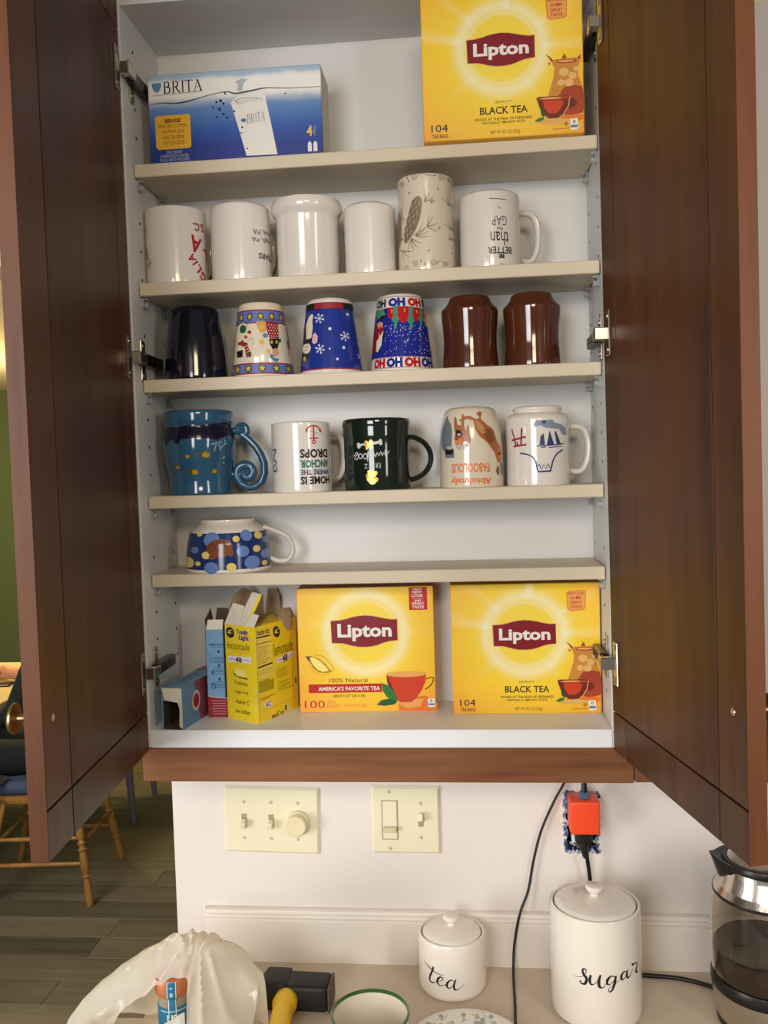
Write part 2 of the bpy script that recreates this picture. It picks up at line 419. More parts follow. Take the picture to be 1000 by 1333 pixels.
def make_door(hx, ang, side, width):
    """hinge at (hx,-0.031); local +x runs along the door, inner face at local y=0, thickness on the -side*y side"""
    z0, z1 = -0.030, 1.092; s = side; xs = [0.0, 0.046, width-(0.074 if s > 0 else 0.062), width]; zs = [z0, 0.0265, 1.034, z1]
    def bx(bm, a, b, ya, yb, c, d, bev=0.0): box(bm, a, b, min(-s*ya, -s*yb), max(-s*ya, -s*yb), c, d, bev)
    bm = B(); bx(bm, 0.0006, width-0.0006, 0.0052, 0.013, z0+0.0006, z1-0.0006)
    d = obj('door', bm, m_groove, cab, loc=(hx, -0.031, 0)); d.rotation_euler = (0, 0, ang)
    bm = B(); bx(bm, 0, width, 0.0125, 0.020, z0, z1, 0.002); obj('face_panel', bm, m_door_lit, d)
    g = 0.0011
    names = {(0, 1): 'stile', (2, 1): 'stile', (1, 0): 'rail', (1, 2): 'rail', (1, 1): 'panel'}
    for i in range(3):
        for j in range(3):
            a, b = xs[i]+(g if i else 0), xs[i+1]-(g if i < 2 else 0); c, e = zs[j]+(g if j else 0), zs[j+1]-(g if j < 2 else 0)
            bm = B(); bx(bm, a, b, 0, 0.0062 if i < 2 else 0.0130, c, e, 0.0007)
            obj(names.get((i, j), 'corner_block'), bm, m_door, d)
    bm = B(); bx(bm, width, width+0.0008, 0.0002, 0.0198, z0+0.001, z1-0.001, 0.0); obj('edge_band', bm, m_door_lit, d)  # carries the lightened copy of the door wood
    # knob outside, its screw head inside
    kx, kz = width-0.028, 0.1215
    bm = B(); lathe(bm, [(0, 0.001), (0.0035, 0.0008), (0.0046, -0.0002), (0.0046, -0.001), (0, -0.001)], 16, M=Matrix.Translation((kx, 0, kz)) @ Matrix.Rotation(-s*pi/2, 4, 'X'))
    obj('screw', bm, m_steel, d, smooth=True)
    bm = B(); lathe(bm, [(0, 0), (0.006, 0), (0.0045, 0.003), (0.0045, 0.018), (0.012, 0.0195), (0.017, 0.021), (0.0172, 0.023), (0.0150, 0.0255), (0.008, 0.0262), (0, 0.0263)], 28, M=Matrix.Translation((kx, -s*0.020, kz)) @ Matrix.Rotation(s*pi/2, 4, 'X'))
    obj('knob', bm, m_brass, d, smooth=True)
    return d
LA = atan2(-0.383, 0.031); RA = atan2(-0.370, 0.0745)
dl = make_door(-0.0025, LA, 1, 0.3845)
dr = make_door(W+0.0015, RA, -1, 0.378); dr.rotation_euler = (0.0070, 0, RA)      # this door hangs slightly out of plumb

def make_hinge(z, side):
    """concealed hinge: cup plate on the door, knuckle, arm on the side panel, wing plate"""
    s = 1 if side == 'l' else -1; x0 = 0.0 if side == 'l' else W; d = dl if side == 'l' else dr
    def bx(bm, a, b, *r, **k): a, b = x0+s*a, x0+s*b; return box(bm, min(a, b), max(a, b), *r, **k)
    bm = B(); bx(bm, 0.0, 0.0030, -0.006, 0.010, z-0.031, z+0.031, bev=0.0014, seg=2)
    for q in (-0.022, 0.022): tube(bm, [(x0+s*0.003, 0.002, z+q), (x0+s*0.0048, 0.002, z+q)], 0.0042, 12)
    h = obj('hinge', bm, m_steel, cab)
    bm = B(); bx(bm, 0.003, 0.0145, -0.018, 0.058, z-0.0090, z+0.0090, bev=0.002)
    for y in (0.012, 0.034): tube(bm, [(x0+s*0.0140, y, z), (x0+s*0.0155, y, z)], 0.0040, 12)
    obj('hinge_arm', bm, m_steel_dark, h)
    bm = B(); a = 0.0045 if side == 'l' else -0.004
    bx(bm, a, 0.0175, -0.049, -0.034, z-0.0085, z+0.0085, bev=0.0012); bx(bm, 0.009, 0.0165, -0.036, -0.014, z-0.0065, z+0.0065, bev=0.0015)
    obj('knuckle', bm, m_steel, h)
    bm = B(); box(bm, 0.010, 0.026, 0.0 if s > 0 else -0.0022, 0.0022 if s > 0 else 0.0, z-0.031, z+0.031, 0.0010)
    for q in (-0.023, 0.023): tube(bm, [(0.018, s*0.002, z+q), (0.018, s*0.0036, z+q)], 0.0038, 12)
    obj('cup_plate', bm, m_steel, d)
for z in (0.972, 0.558, 0.090): make_hinge(z, 'l')
for z in (0.985, 0.562, 0.099): make_hinge(z, 'r')
# ---------------------------------------------------------------- cartons on the shelves
m_yellow_side = mat('yellow_carton_side', (238, 176, 42), 0.45)
m_maroon = ink('maroon', (132, 22, 36)); m_wht = ink('white', (240, 236, 226)); m_blk = ink('black', (26, 22, 20))
m_brown_ink = ink('brown', (92, 60, 24)); m_redink = ink('red', (190, 36, 34)); m_orange = ink('orange', (228, 122, 40))
m_leaf = ink('leaf', (46, 122, 52)); m_leaf_d = ink('leaf_dark', (22, 84, 50)); m_amber = ink('amber', (206, 138, 62)); m_tea = ink('tea', (166, 66, 38)); m_tea_d = ink('tea_dark', (112, 40, 24))
m_ice = ink('ice', (232, 184, 112)); m_peach = ink('peach', (236, 168, 92)); m_redtea = ink('red_tea', (206, 64, 36)); m_tan = ink('tan', (226, 176, 96)); m_goldk = ink('gold', (180, 132, 30)); m_bluei = ink('badge_blue', (70, 120, 170)); m_lem = ink('pale_yellow', (252, 238, 130))
def rot_z_box(o, rz): o.rotation_euler = (0, 0, rz)
def carton(name, w, d, h, front, side, parent, bev=0.0012):
    """closed carton: front face carries UVs in metres; flap seams on top"""
    bm = B(); box(bm, 0, w, 0, d, 0, h, bev)
    uv = bm.loops.layers.uv.new('UVMap')
    for f in bm.faces:
        f.material_index = 0 if f.normal.y < -0.6 else 1
        for l in f.loops: l[uv].uv = (l.vert.co.x, l.vert.co.z)
    o = obj(name, bm, [front, side], parent)
    return o
def front_map(u, v, e): return (u, -e-0.0001, v)
LOGO = [(287, 283), (318, 282), (340, 279), (365, 274), (390, 267), (420, 262), (450, 260), (480, 262), (510, 267), (535, 273), (560, 278), (582, 281), (607, 280), (607, 377), (582, 379), (560, 382), (535, 389), (510, 398), (480, 404), (450, 406), (420, 405), (390, 400), (365, 393), (340, 387), (318, 386), (290, 385)]
def tea104(label, loc, rz, badge=True):
    w, d, h = 0.2275, 0.070, 0.2015
    t = thing('tea_box', label, 'tea box', loc, rz, 'cartons of tea bags')
    m = MATS.get('print_sunburst_104') or sunburst('print_sunburst_104', 0.50*w, 0.615*h, w, h, 0.235, 1.0)
    MATS['print_sunburst_104'] = m
    carton('carton', w, d, h, m, m_yellow_side, t)
    c = lambda x, y: ((x-70)/764*w, (725-y)/645*h)
    P = Print(c)
    P.poly([(283+(x-287)*1.02, y-3 if y < 330 else y+3) for x, y in LOGO], m_tan, 1); P.poly(LOGO, m_maroon, 2)
    P.text('Lipton', 317, 300, 580, 376, m_wht, 3, 0.035)
    P.text('QUALITY', 415, 560, 493, 572, m_brown_ink, 2); P.text('BLACK TEA', 342, 586, 568, 619, m_blk, 2, 0.012)
    P.text('PICKED AT THE PEAK OF FRESHNESS', 320, 635, 590, 647, m_brown_ink, 2, 0.01); P.text('NATURALLY SMOOTH TASTE', 352, 651, 557, 662, m_brown_ink, 2, 0.01)
    P.text('104', 108, 651, 187, 685, m_blk, 2); P.text('TEA BAGS', 110, 694, 188, 712, m_blk, 2, 0.01); P.text('NET WT 8.3 OZ (235g)', 390, 692, 531, 712, m_brown_ink, 2)
    # tag
    P0, P = P, Print(c)
    P.poly([(664, 128), (680, 118), (756, 114), (764, 122), (760, 205), (750, 213), (684, 219), (668, 208)], m_orange, 1); P.poly([(668, 130), (682, 121), (755, 117), (760, 124), (757, 203), (748, 210), (686, 215), (672, 205)], m_peach, 2)
    for k, s in enumerate(('NEW LOOK', 'SAME', 'GREAT', 'TASTE')): P.text(s, 672 if k == 0 else 684, 124+k*22, 754 if k == 0 else 742, 138+k*22, m_redink, 3, 0.01)
    P.build('badge', t, front_map); P = P0
    # jug of iced tea
    P.disc(745, 655, 92, m_orange, 1, 22); P.disc(700, 668, 90, m_tan, 2, 12)
    P.poly([(684, 402), (700, 394), (806, 390), (822, 398), (806, 440), (808, 470), (824, 510), (834, 560), (838, 610), (826, 636), (770, 644), (700, 636), (668, 600), (664, 560), (680, 510), (694, 470), (698, 430)], m_amber, 2)
    P.poly([(712, 560), (740, 520), (790, 512), (826, 520), (834, 560), (838, 610), (826, 636), (770, 644), (716, 634)], m_tea, 3)
    P.disc(755, 405, 50, m_tea, 3, 9); P.disc(752, 404, 40, m_peach, 4, 5)
    for x, y, r in ((742, 452, 24), (782, 470, 20), (728, 498, 18), (766, 500, 22), (800, 440, 14)): P.disc(x, y, r, m_ice, 4, r*0.8, 9)
    P.disc(770, 590, 30, m_tea_d, 4, 22)
    for a in (((684, 404), (672, 384), (656, 368), (676, 380), (694, 398)), ((732, 392), (742, 376), (738, 366), (752, 380), (756, 391)), ((806, 394), (818, 380), (822, 376), (820, 400)), ((676, 420), (668, 404), (680, 410))): P.poly(a, m_tea, 4)
    # cup
    P.poly([(610, 560), (622, 556), (756, 556), (768, 566), (758, 602), (736, 636), (712, 654), (672, 656), (648, 640), (626, 608)], m_tea_d, 5)
    P.poly([(640, 575), (700, 572), (738, 580), (726, 610), (704, 632), (668, 632), (648, 606)], m_redtea, 6); P.disc(690, 566, 76, m_tea, 6, 9); P.disc(678, 565, 50, m_tan, 7, 4)
    P.stroke([(768, 562), (760, 604), (736, 640), (708, 658)], 0.0011, m_ice, 7); P.disc(690, 657, 34, m_ice, 5, 6)
    P.poly([(628, 602), (642, 612), (650, 636), (642, 648), (630, 632)], m_leaf_d, 8); P.poly([(600, 662), (622, 648), (648, 648), (640, 660), (616, 667)], m_leaf, 8)
    P.poly([(766, 662), (802, 659), (806, 708), (770, 711)], m_wht, 5); P.text('0', 780, 666, 792, 682, m_blk, 6, 0.02); P.rect(770, 690, 802, 700, m_bluei, 6); P.text('CALORIES', 772, 686, 802, 692, m_bluei, 6)
    P.disc(748, 682, 9, m_goldk, 5); P.stroke([(685, 702), (762, 701)], 0.0008, m_goldk, 5)
    P.build('print', t, front_map)
    return t
def tea100(label, loc, rz):
    w, d, h = 0.2165, 0.062, 0.1985
    t = thing('tea_box', label, 'tea box', loc, rz, 'cartons of tea bags')
    carton('carton', w, d, h, sunburst('print_sunburst_100', 0.50*w, 0.635*h, w, h, 0.255, 0.25), mat('orange_carton_side', (206, 122, 42), 0.45), t)
    c = lambda x, y: ((x-87)/772*w, (818-y)/705*h); P = Print(c)
    f = lambda x, y: (278+(x-287)/320*374, 272+(y-260)/146*176)
    L = [f(x, y) for x, y in LOGO]
    P.poly([(x+(2 if x > 465 else -2), y-4 if y < 360 else y+4) for x, y in L], m_tan, 1); P.poly(L, m_maroon, 2); P.text('Lipton', 314, 316, 620, 416, m_wht, 3, 0.035)
    P.poly([(128, 497), (160, 494), (205, 512), (240, 542), (262, 572), (278, 586), (240, 594), (200, 588), (168, 562), (148, 524)], m_goldk, 1); P.poly([(150, 502), (176, 504), (210, 524), (240, 554), (258, 580), (226, 586), (198, 576), (172, 550), (156, 520)], m_lem, 2)
    P.poly([(128, 497), (150, 497), (154, 524), (146, 522)], m_brown_ink, 3); P.stroke([(176, 486), (230, 500), (270, 540), (286, 582)], 0.0005, m_brown_ink, 2, 4); P.stroke([(140, 540), (170, 578), (210, 600), (276, 602)], 0.0004, m_goldk, 2, 4)
    P.text('100% Natural', 258, 624, 475, 648, m_brown_ink, 2); P.rect(140, 657, 556, 706, m_redink, 2); P.text("AMERICA'S FAVORITE TEA", 195, 671, 545, 695, m_wht, 3, 0.02)
    P.text('SERVE HOT OR ICED', 278, 718, 462, 732, m_brown_ink, 2, 0.01); P.text('100', 114, 750, 230, 792, m_redink, 2)
    P.text('TEA', 240, 752, 290, 768, m_orange, 2); P.text('BAGS', 240, 774, 316, 791, m_orange, 2); P.text('NET WT 8 OZ (226g)', 340, 772, 470, 794, m_orange, 2)
    P.rect(722, 118, 824, 246, m_redink, 2)
    for s, a, b, y, hh in (('NEXT', 746, 794, 124, 10), ('NEW', 742, 796, 137, 16), ('LOOK', 738, 802, 157, 16), ('SAME', 752, 790, 188, 9), ('GREAT', 736, 808, 201, 16), ('TASTE', 738, 806, 222, 16)): P.text(s, a, y, b, y+hh, m_wht, 3, 0.02)
    P.stroke([(742, 181), (802, 181)], 0.0004, m_wht, 3)
    # cup of tea
    P.poly([(650, 812), (645, 770), (700, 740), (800, 730), (866, 770), (864, 814)], m_orange, 1); P.poly([(640, 770), (700, 750), (790, 745), (770, 790), (690, 800)], m_peach, 2)
    P.poly([(582, 604), (590, 598), (800, 598), (806, 606), (802, 650), (780, 700), (748, 742), (716, 766), (664, 766), (630, 742), (602, 700), (586, 650)], m_redtea, 3)
    P.disc(694, 606, 112, m_tan, 4, 17, 24); P.disc(696, 610, 96, m_peach, 5, 11, 24); P.poly([(584, 612), (598, 636), (640, 740), (660, 766), (630, 742), (602, 700), (586, 650)], m_tea_d, 4); P.disc(690, 768, 44, m_peach, 3, 6)
    P.stroke([(806, 636), (838, 626), (848, 640), (830, 672), (798, 696)], 0.0016, m_brown_ink, 4, 4)
    P.poly([(556, 655), (590, 668), (622, 702), (644, 748), (620, 756), (584, 736), (560, 700)], m_leaf, 6); P.poly([(524, 778), (550, 752), (600, 742), (642, 756), (626, 776), (570, 784)], m_leaf_d, 7); P.stroke([(558, 660), (590, 700), (640, 752)], 0.0005, m_leaf_d, 8)
    P.poly([(812, 746), (850, 746), (852, 794), (814, 796)], m_wht, 5); P.text('0', 826, 750, 838, 768, m_blk, 6, 0.02); P.rect(818, 774, 848, 784, m_bluei, 6)
    P.build('print', t, front_map)
    return t
tea104('yellow black-tea carton with iced tea jug, alone at right on the top shelf', (0.4370, -0.013, ZS['A']), radians(0.6))
tea100('yellow-orange carton of 100 tea bags with a red cup, mid cupboard floor', (0.2125, 0.0625, 0), radians(2.2))
tea104('yellow black-tea carton with iced tea jug, on the cupboard floor by the right wall', (0.4555, 0.0520, 0), radians(0.6))

# water filter carton
def grad_mat(name, stops, rough=0.4, coat=0.1):
    m = bpy.data.materials.new(name); m.use_nodes = True; nt = m.node_tree; b = nt.nodes['Principled BSDF']
    uv = nt.nodes.new('ShaderNodeUVMap'); sp = nt.nodes.new('ShaderNodeSeparateXYZ'); nt.links.new(uv.outputs[0], sp.inputs[0])
    n = nt.nodes.new('ShaderNodeTexNoise'); n.inputs['Scale'].default_value = 25; nt.links.new(uv.outputs[0], n.inputs['Vector'])
    f = mth(nt, 'ADD', sp.outputs[1], mth(nt, 'MULTIPLY', mth(nt, 'SUBTRACT', n.outputs['Fac'], 0.5), 0.010))
    c = ramp(nt, f, [(p, lin(q)) for p, q in stops]); nt.links.new(c, b.inputs['Base Color']); b.inputs['Roughness'].default_value = rough; b.inputs['Coat Weight'].default_value = coat
    return m
w, d, h = 0.2655, 0.075, 0.1400
t = thing('filter_box', 'blue and white box of water filters at left on the top shelf', 'box', (0.0186, 0.026, ZS['A']), radians(0.5))
fm = grad_mat('print_water', [(0.0, (16, 40, 122)), (0.030, (18, 48, 138)), (0.055, (36, 84, 168)), (0.088, (92, 134, 188)), (0.1005, (196, 204, 212)), (0.103, (238, 236, 230)), (0.128, (240, 238, 234)), (0.133, (170, 190, 212)), (0.14, (150, 176, 206))])
carton('carton', w, d, h, fm, mat('pale_box_side', (196, 190, 176), 0.5), t, 0.001)
c = lambda x, y: ((x-150)/628*w, (0.9903-(y-252+ (x-450)*0.012)/2454)-ZS['A'])
P = Print(c); m_navy = ink('navy', (22, 40, 96)); m_greyi = ink('grey', (120, 124, 132)); m_sil = ink('silver', (178, 184, 192)); m_filt = ink('filter_white', (232, 228, 220)); m_filt_s = ink('filter_grey', (196, 190, 182)); m_ylw = ink('label_yellow', (226, 172, 46))
wl = [(152, 362), (200, 358), (250, 362), (300, 356), (350, 344), (400, 334), (440, 330), (470, 338), (520, 332), (580, 324), (640, 328), (700, 330), (777, 330)]
P.stroke(wl, [0.0008, 0.0016, 0.0028, 0.0012, 0.0012, 0.0022, 0.0026, 0.0014, 0.0010, 0.0008], ink('waterline', (76, 84, 104)), 1, 5)
# serif capitals drawn by hand
def serif(P, s, x0, y0, x1, y1, m, L, rot=0.0):
    cw = (x1-x0); H = y1-y0; cx, cy = (x0+x1)/2, (y0+y1)/2; cr, sr = cos(rot), sin(rot)
    q = lambda x, y: (cx+((x-0.5)*cw)*cr-((0.5-y)*-H)*sr*0 + 0, cy+((0.5-y)*H)+((x-0.5)*cw)*-sr)
    def seg(a, b, wd): P.stroke([q(*a), q(*b)], wd, m, L)
    def cur(pts, wd): P.stroke([q(*p) for p in pts], wd, m, L, 5)
    wd = abs(P.conv(x1, y0)[0]-P.conv(x0, y0)[0]); t1, t2 = wd*0.034, wd*0.011
    # B R I T A with widths
    def stem(x): seg((x, 0), (x, 1), t1); seg((x-0.03, 0.01), (x+0.03, 0.01), t2); seg((x-0.03, 0.99), (x+0.03, 0.99), t2)
    stem(0.04); cur([(0.04, 0.98), (0.12, 0.97), (0.145, 0.78), (0.12, 0.56), (0.04, 0.53)], [t2, t1, t1, t2]); cur([(0.04, 0.54), (0.14, 0.52), (0.17, 0.28), (0.14, 0.04), (0.04, 0.02)], [t2, t1, t1, t2])
    stem(0.26); cur([(0.26, 0.98), (0.35, 0.96), (0.375, 0.75), (0.35, 0.54), (0.26, 0.5)], [t2, t1, t1, t2]); cur([(0.32, 0.52), (0.37, 0.2), (0.43, 0.0)], [t1, t1, t1])
    stem(0.50); stem(0.66); seg((0.57, 0.97), (0.75, 0.97), t2*1.6); seg((0.57, 0.97), (0.57, 0.82), t2); seg((0.75, 0.97), (0.75, 0.82), t2)
    seg((0.80, 0.0), (0.88, 1.0), t2*1.3); seg((0.88, 1.0), (0.97, 0.0), t1); seg((0.83, 0.34), (0.935, 0.34), t2); seg((0.77, 0.01), (0.83, 0.01), t2); seg((0.93, 0.01), (1.0, 0.01), t2)
serif(P, 'BRITA', 207, 280, 350, 322, m_blk, 2, 0.035)
P.poly([(165, 286), (200, 284), (200, 298), (192, 314), (183, 321), (174, 314), (166, 300)], ink('shield_blue', (88, 138, 190)), 2); P.stroke([(168, 331), (350, 322)], 0.0008, m_greyi, 2)
P.poly([(452, 372), (470, 352), (520, 340), (566, 336), (578, 346), (580, 372), (596, 460), (614, 566), (502, 566), (478, 470)], m_filt, 2)
P.disc(516, 366, 52, m_sil, 3, 12); P.disc(518, 368, 46, m_filt, 4, 10)
for k in range(9): P.stroke([(474+k*9, 366-k*1.2), (478+k*9, 378-k*1.2)], 0.0008, m_greyi, 5)
serif(P, 'BRITA', 508, 412, 574, 446, m_greyi, 5, 0.14); P.disc(496, 437, 10, m_bluei, 5, 7)
P.poly([(470, 296), (490, 286), (516, 288), (500, 304), (496, 330), (476, 330), (480, 306)], m_sil, 2)
x0, y0, x1, y1, rr = 173, 405, 302, 527, 8
P.poly([(x0+rr*1, y0), (x1-rr, y0-2), (x1-2, y0), (x1, y0+rr), (x1, y1-rr), (x1-rr, y1), (x0+rr, y1+2), (x0, y1-rr), (x0-1, y0+rr)], m_ylw, 2)
for k, s in enumerate(('REDUCES', 'MERCURY, COPPER,', 'CADMIUM, ZINC', 'AND CHLORINE', 'TASTE & ODOR')):
    a, b = ((208, 266), (184, 290), (196, 280), (198, 278), (198, 278))[k]; P.text(s, a, 418+k*20, b, 431+k*20, m_blk if k == 0 else m_brown_ink, 3, 0.04 if k == 0 else 0.0)
for k, s in enumerate(('ONLY BRAND', 'GUARANTEED TO WORK', 'IN ALL BRITA PITCHERS')):
    a, b = ((210, 268), (188, 292), (186, 294))[k]; P.text(s, a, 534+k*14, b, 544+k*14, m_sil, 3)
P.text('4', 722, 468, 742, 506, ink('numeral_yellow', (232, 190, 80)), 3, 0.03); P.rect(746, 470, 754, 504, m_greyi, 3)
for x in (724, 744): P.poly([(x, 562), (x, 534), (x+4, 526), (x+10, 526), (x+14, 534), (x+14, 562)], m_filt, 3)
for x, y, r in ((432, 336, 4), (400, 366, 5), (415, 362, 6), (425, 372, 5), (386, 384, 4), (410, 392, 6), (424, 410, 5), (398, 420, 4), (436, 424, 5), (490, 462, 4), (486, 482, 3), (506, 540, 3), (463, 402, 4), (650, 348, 3)): P.disc(x, y, r, m_navy, 3, r, 8)
P.build('print', t, front_map)

# open lemonade drink-mix box, turned
m_lemon = mat('lemon_carton', (240, 212, 38), 0.42, coat=0.1); m_card = mat('grey_inside_card', (176, 152, 122), 0.7, var=0.15, vscale=40); m_cardw = mat('white_torn_card', (228, 222, 206), 0.6)
t = thing('drink_mix_box', 'torn-open yellow lemonade drink mix box with ragged flaps', 'drink mix box', (0.161, 0.0005, 0), 0)
A1 = Vector((-0.0590, 0.0363, 0)).normalized()*0.0690; A2 = Vector((0.0420, 0.0962, 0)).normalized()*0.105; Hh = 0.1495
c0 = Vector((0, 0, 0)); cL = A1; cR = A2; cB = A1+A2
bm = B()
def panel(bm, a, b, z0, z1, th, mi, mj, za=None, zb=None):
    """upright carton wall with printed outside (mi) and card inside (mj)"""
    n = Vector(((b-a).y, -(b-a).x, 0)).normalized()
    za = z1 if za is None else za; zb = z1 if zb is None else zb
    o = [Vector((*a.xy, z0)), Vector((*b.xy, z0)), Vector((*b.xy, zb)), Vector((*a.xy, za))]
    v1 = [bm.verts.new(p) for p in o]; v2 = [bm.verts.new(p-n*th) for p in o]
    f = bm.faces.new(v1); f.material_index = mi; f = bm.faces.new(v2[::-1]); f.material_index = mj
    for i in range(4):
        j = (i+1) % 4; f = bm.faces.new((v1[j], v1[i], v2[i], v2[j])); f.material_index = mj
panel(bm, cL, c0, 0, Hh, 0.0008, 0, 1); panel(bm, c0, cR, 0, Hh, 0.0008, 0, 1); panel(bm, cR, cB, 0, Hh, 0.0008, 0, 1); panel(bm, cB, cL, 0, Hh, 0.0008, 0, 1)
for f in (bm.faces.new([bm.verts.new(p+Vector((0, 0, 0.0005))) for p in (c0, cR, cB, cL)]),): f.material_index = 0
obj('carton', bm, [m_lemon, m_card], t)
up = Vector((0, 0, 1))
def at2(a, b, z): return A1*a+A2*b+up*z
def flap(pts, m, lab=None, th=0.0009):
    bm = B()
    if len(pts) == 4: sheet(bm, pts, th)
    else:
        for i in range(1, len(pts)-1): sheet(bm, [pts[0], pts[i], pts[i+1]], th)
    return obj('flap', bm, m, t)
flap([at2(1, 0.06, Hh-0.001), at2(0.98, 0.95, Hh-0.001), at2(1.02, 0.98, Hh+0.030), at2(1.02, 0.5, Hh+0.050), at2(1.0, 0.20, Hh+0.040)], m_card)
flap([at2(0.50, 1.0, Hh-0.001), at2(0.97, 1.0, Hh-0.001), at2(0.99, 1.03, Hh+0.040), at2(0.62, 1.03, Hh+0.043), at2(0.52, 1.02, Hh+0.030)], m_card)
flap([at2(1, 0.0, Hh-0.001), at2(0.52, 0.0, Hh-0.001), at2(0.60, 0.20, Hh+0.026), at2(0.94, 0.18, Hh+0.030)], m_cardw)
flap([at2(0.62, 0.01, Hh-0.001), at2(0.36, 0.01, Hh-0.001), at2(0.34, 0.42, Hh+0.042), at2(0.60, 0.40, Hh+0.046)], m_cardw)
flap([at2(0.30, 0.40, Hh+0.041), at2(0.345, 0.40, Hh+0.045), at2(0.37, 0.05, Hh+0.004), at2(0.32, 0.06, Hh-0.001)], m_lemon)
flap([at2(0.34, 0.0, Hh-0.001), at2(0.06, 0.0, Hh-0.001), at2(0.02, 0.10, Hh+0.016), at2(0.26, 0.12, Hh+0.018)], m_cardw)
flap([at2(0.0, 0.10, Hh-0.0005), at2(0.0, 0.72, Hh-0.0005), at2(0.55, 0.80, Hh+0.004), at2(0.5, 0.16, Hh-0.012)], m_lemon)
flap([at2(0.0, 0.55, Hh-0.0005), at2(0.0, 0.98, Hh-0.0005), at2(0.05, 0.92, Hh+0.016), at2(0.04, 0.66, Hh+0.018)], m_card)
flap([at2(-0.02, 0.62, Hh+0.014), at2(-0.02, 0.86, Hh+0.012), at2(-0.03, 0.88, Hh-0.012), at2(-0.03, 0.78, Hh-0.020), at2(-0.03, 0.66, Hh-0.008)], m_card)
def side_map(o, d, L):
    d = d.normalized(); n = Vector((d.y, -d.x, 0)).normalized()
    return lambda u, v, e: tuple(o+d*u+up*v+n*(e+0.0001))
m_purp = ink('purple', (96, 72, 150)); m_olive = ink('olive', (92, 96, 20)); m_lav = ink('lavender_white', (232, 226, 228)); m_lemd = ink('lemon_deep', (214, 186, 34))
def lemon_logo(P, x, y, s=1.0, sk=0.0):
    P.disc(x+14*s, y, 13*s, m_blk, 1, 17*s, 20); P.text('4', x+7*s, y-9*s, x+14*s, y+8*s, m_lem, 2); P.text('C', x+13*s, y-6*s, x+21*s, y+5*s, m_lem, 2)
# left face, measured on a 829x1333 crop: x 75..365, y 350..1260
c = lambda x, y: ((x-72)/(368-72)*0.069, (1255-y-(x-72)*0.06+10)/(1255-355)*0.1495)
P = Print(c)
P.disc(125, 440, 40, m_blk, 1, 50, 24); P.text('4', 98, 415, 124, 462, m_lem, 2); P.text('C', 122, 412, 150, 448, m_lem, 2)
P.text('Totally', 182, 400, 296, 446, m_purp, 2, 0.05); P.text('Light', 206, 448, 300, 500, m_purp, 2, 0.05); P.text('lemonade', 92, 525, 308, 582, m_olive, 2); P.stroke([(120, 592), (285, 604)], 0.0008, m_orange, 2); P.stroke([(160, 612), (240, 617)], 0.0006, m_orange, 2)
P.poly([(92, 668), (160, 655), (240, 648), (310, 640), (314, 700), (240, 708), (160, 712), (96, 724)], m_lav, 1); P.text('48', 166, 662, 226, 708, m_blk, 2, 0.03); P.text('makes', 106, 678, 160, 696, m_purp, 2); P.text('quarts', 234, 668, 300, 688, m_purp, 2)
P.poly([(136, 790), (150, 820), (200, 840), (262, 842), (280, 850), (262, 858), (196, 856), (146, 840)], m_olive, 1)
for x in (188, 228): P.disc(x, 806, 34, m_lem, 2, 38); P.disc(x, 806, 25, m_lemd, 3, 28); P.disc(x, 806, 23, m_lem, 4, 26)
for k, s in enumerate(('0 calories', 'sugar free', 'vitamin C', 'low sodium')): P.text(s, 150, 884+k*89, 272+k*5, 918+k*89, m_olive, 2, 0.01)
P.build('print', t, side_map(cL, c0-cL, 0.069))
# right face: x 375..745
c = lambda x, y: ((x-378)/(742-378)*0.105, (1255-y-(x-378)*0.36)/(1255-375)*0.1495)
P = Print(c)
P.poly([(384, 395), (498, 375), (522, 800), (398, 850)], ink('panel_yellow', (236, 214, 96)), 1)
P.text('Nutrition Facts', 388, 402, 492, 420, m_blk, 2, 0.02); P.stroke([(380, 474), (500, 440)], 0.0024, m_blk, 2); P.stroke([(384, 744), (512, 694)], 0.0026, m_blk, 2); P.stroke([(382, 530), (505, 494)], 0.0010, m_blk, 2)
for k in range(9): P.stroke([(386, 560+k*19), (386+50+random.random()*70, 560+k*19-22)], 0.0006, m_brown_ink, 2)
for k in range(4): P.stroke([(392, 770+k*14), (512, 730+k*14)], 0.0004, m_olive, 2)
for k in range(18):
    x = 388+k*7.5; P.stroke([(x, 845+random.random()*30-k*1.2), (x, 975-k*2.2)], 0.0008, m_olive, 2)
P.disc(558, 405, 32, m_blk, 1, 52, 24); P.text('4', 538, 384, 558, 430, m_lem, 2); P.text('C', 556, 380, 578, 414, m_lem, 2)
P.text('lemonade', 528, 520, 702, 575, m_olive, 2); P.stroke([(552, 585), (690, 555)], 0.0007, m_orange, 2)
P.poly([(552, 655), (610, 628), (690, 585), (704, 560), (708, 625), (660, 655), (610, 675), (556, 702)], m_lav, 1); P.text('48', 604, 622, 652, 672, m_blk, 2, 0.03); P.stroke([(562, 672), (600, 660)], 0.001, m_purp, 2); P.stroke([(655, 640), (700, 610)], 0.001, m_purp, 2)
for (x0, x1, y0, n) in ((540, 660, 760, 6), (548, 690, 880, 6)):
    for k in range(n): P.stroke([(x0, y0+k*16), (x0+(x1-x0)*(0.7+0.3*random.random()), y0+k*16-36)], 0.0006, m_olive, 2)
for k in range(2): P.stroke([(385, 1030+k*18), (530-50*k, 985+k*24)], 0.0009, m_redink, 2)
P.disc(462, 1078, 38, m_lav, 2, 30); P.text('4C', 440, 1062, 485, 1092, m_purp, 3, 0.02); P.stroke([(400, 1150), (715, 1015)], 0.0005, m_orange, 2)
P.text('www.4C.com', 488, 1160, 598, 1190, m_blk, 2); P.rect(614, 1095, 628, 1140, m_blk, 2); P.rect(630, 1090, 644, 1134, m_lav, 2)
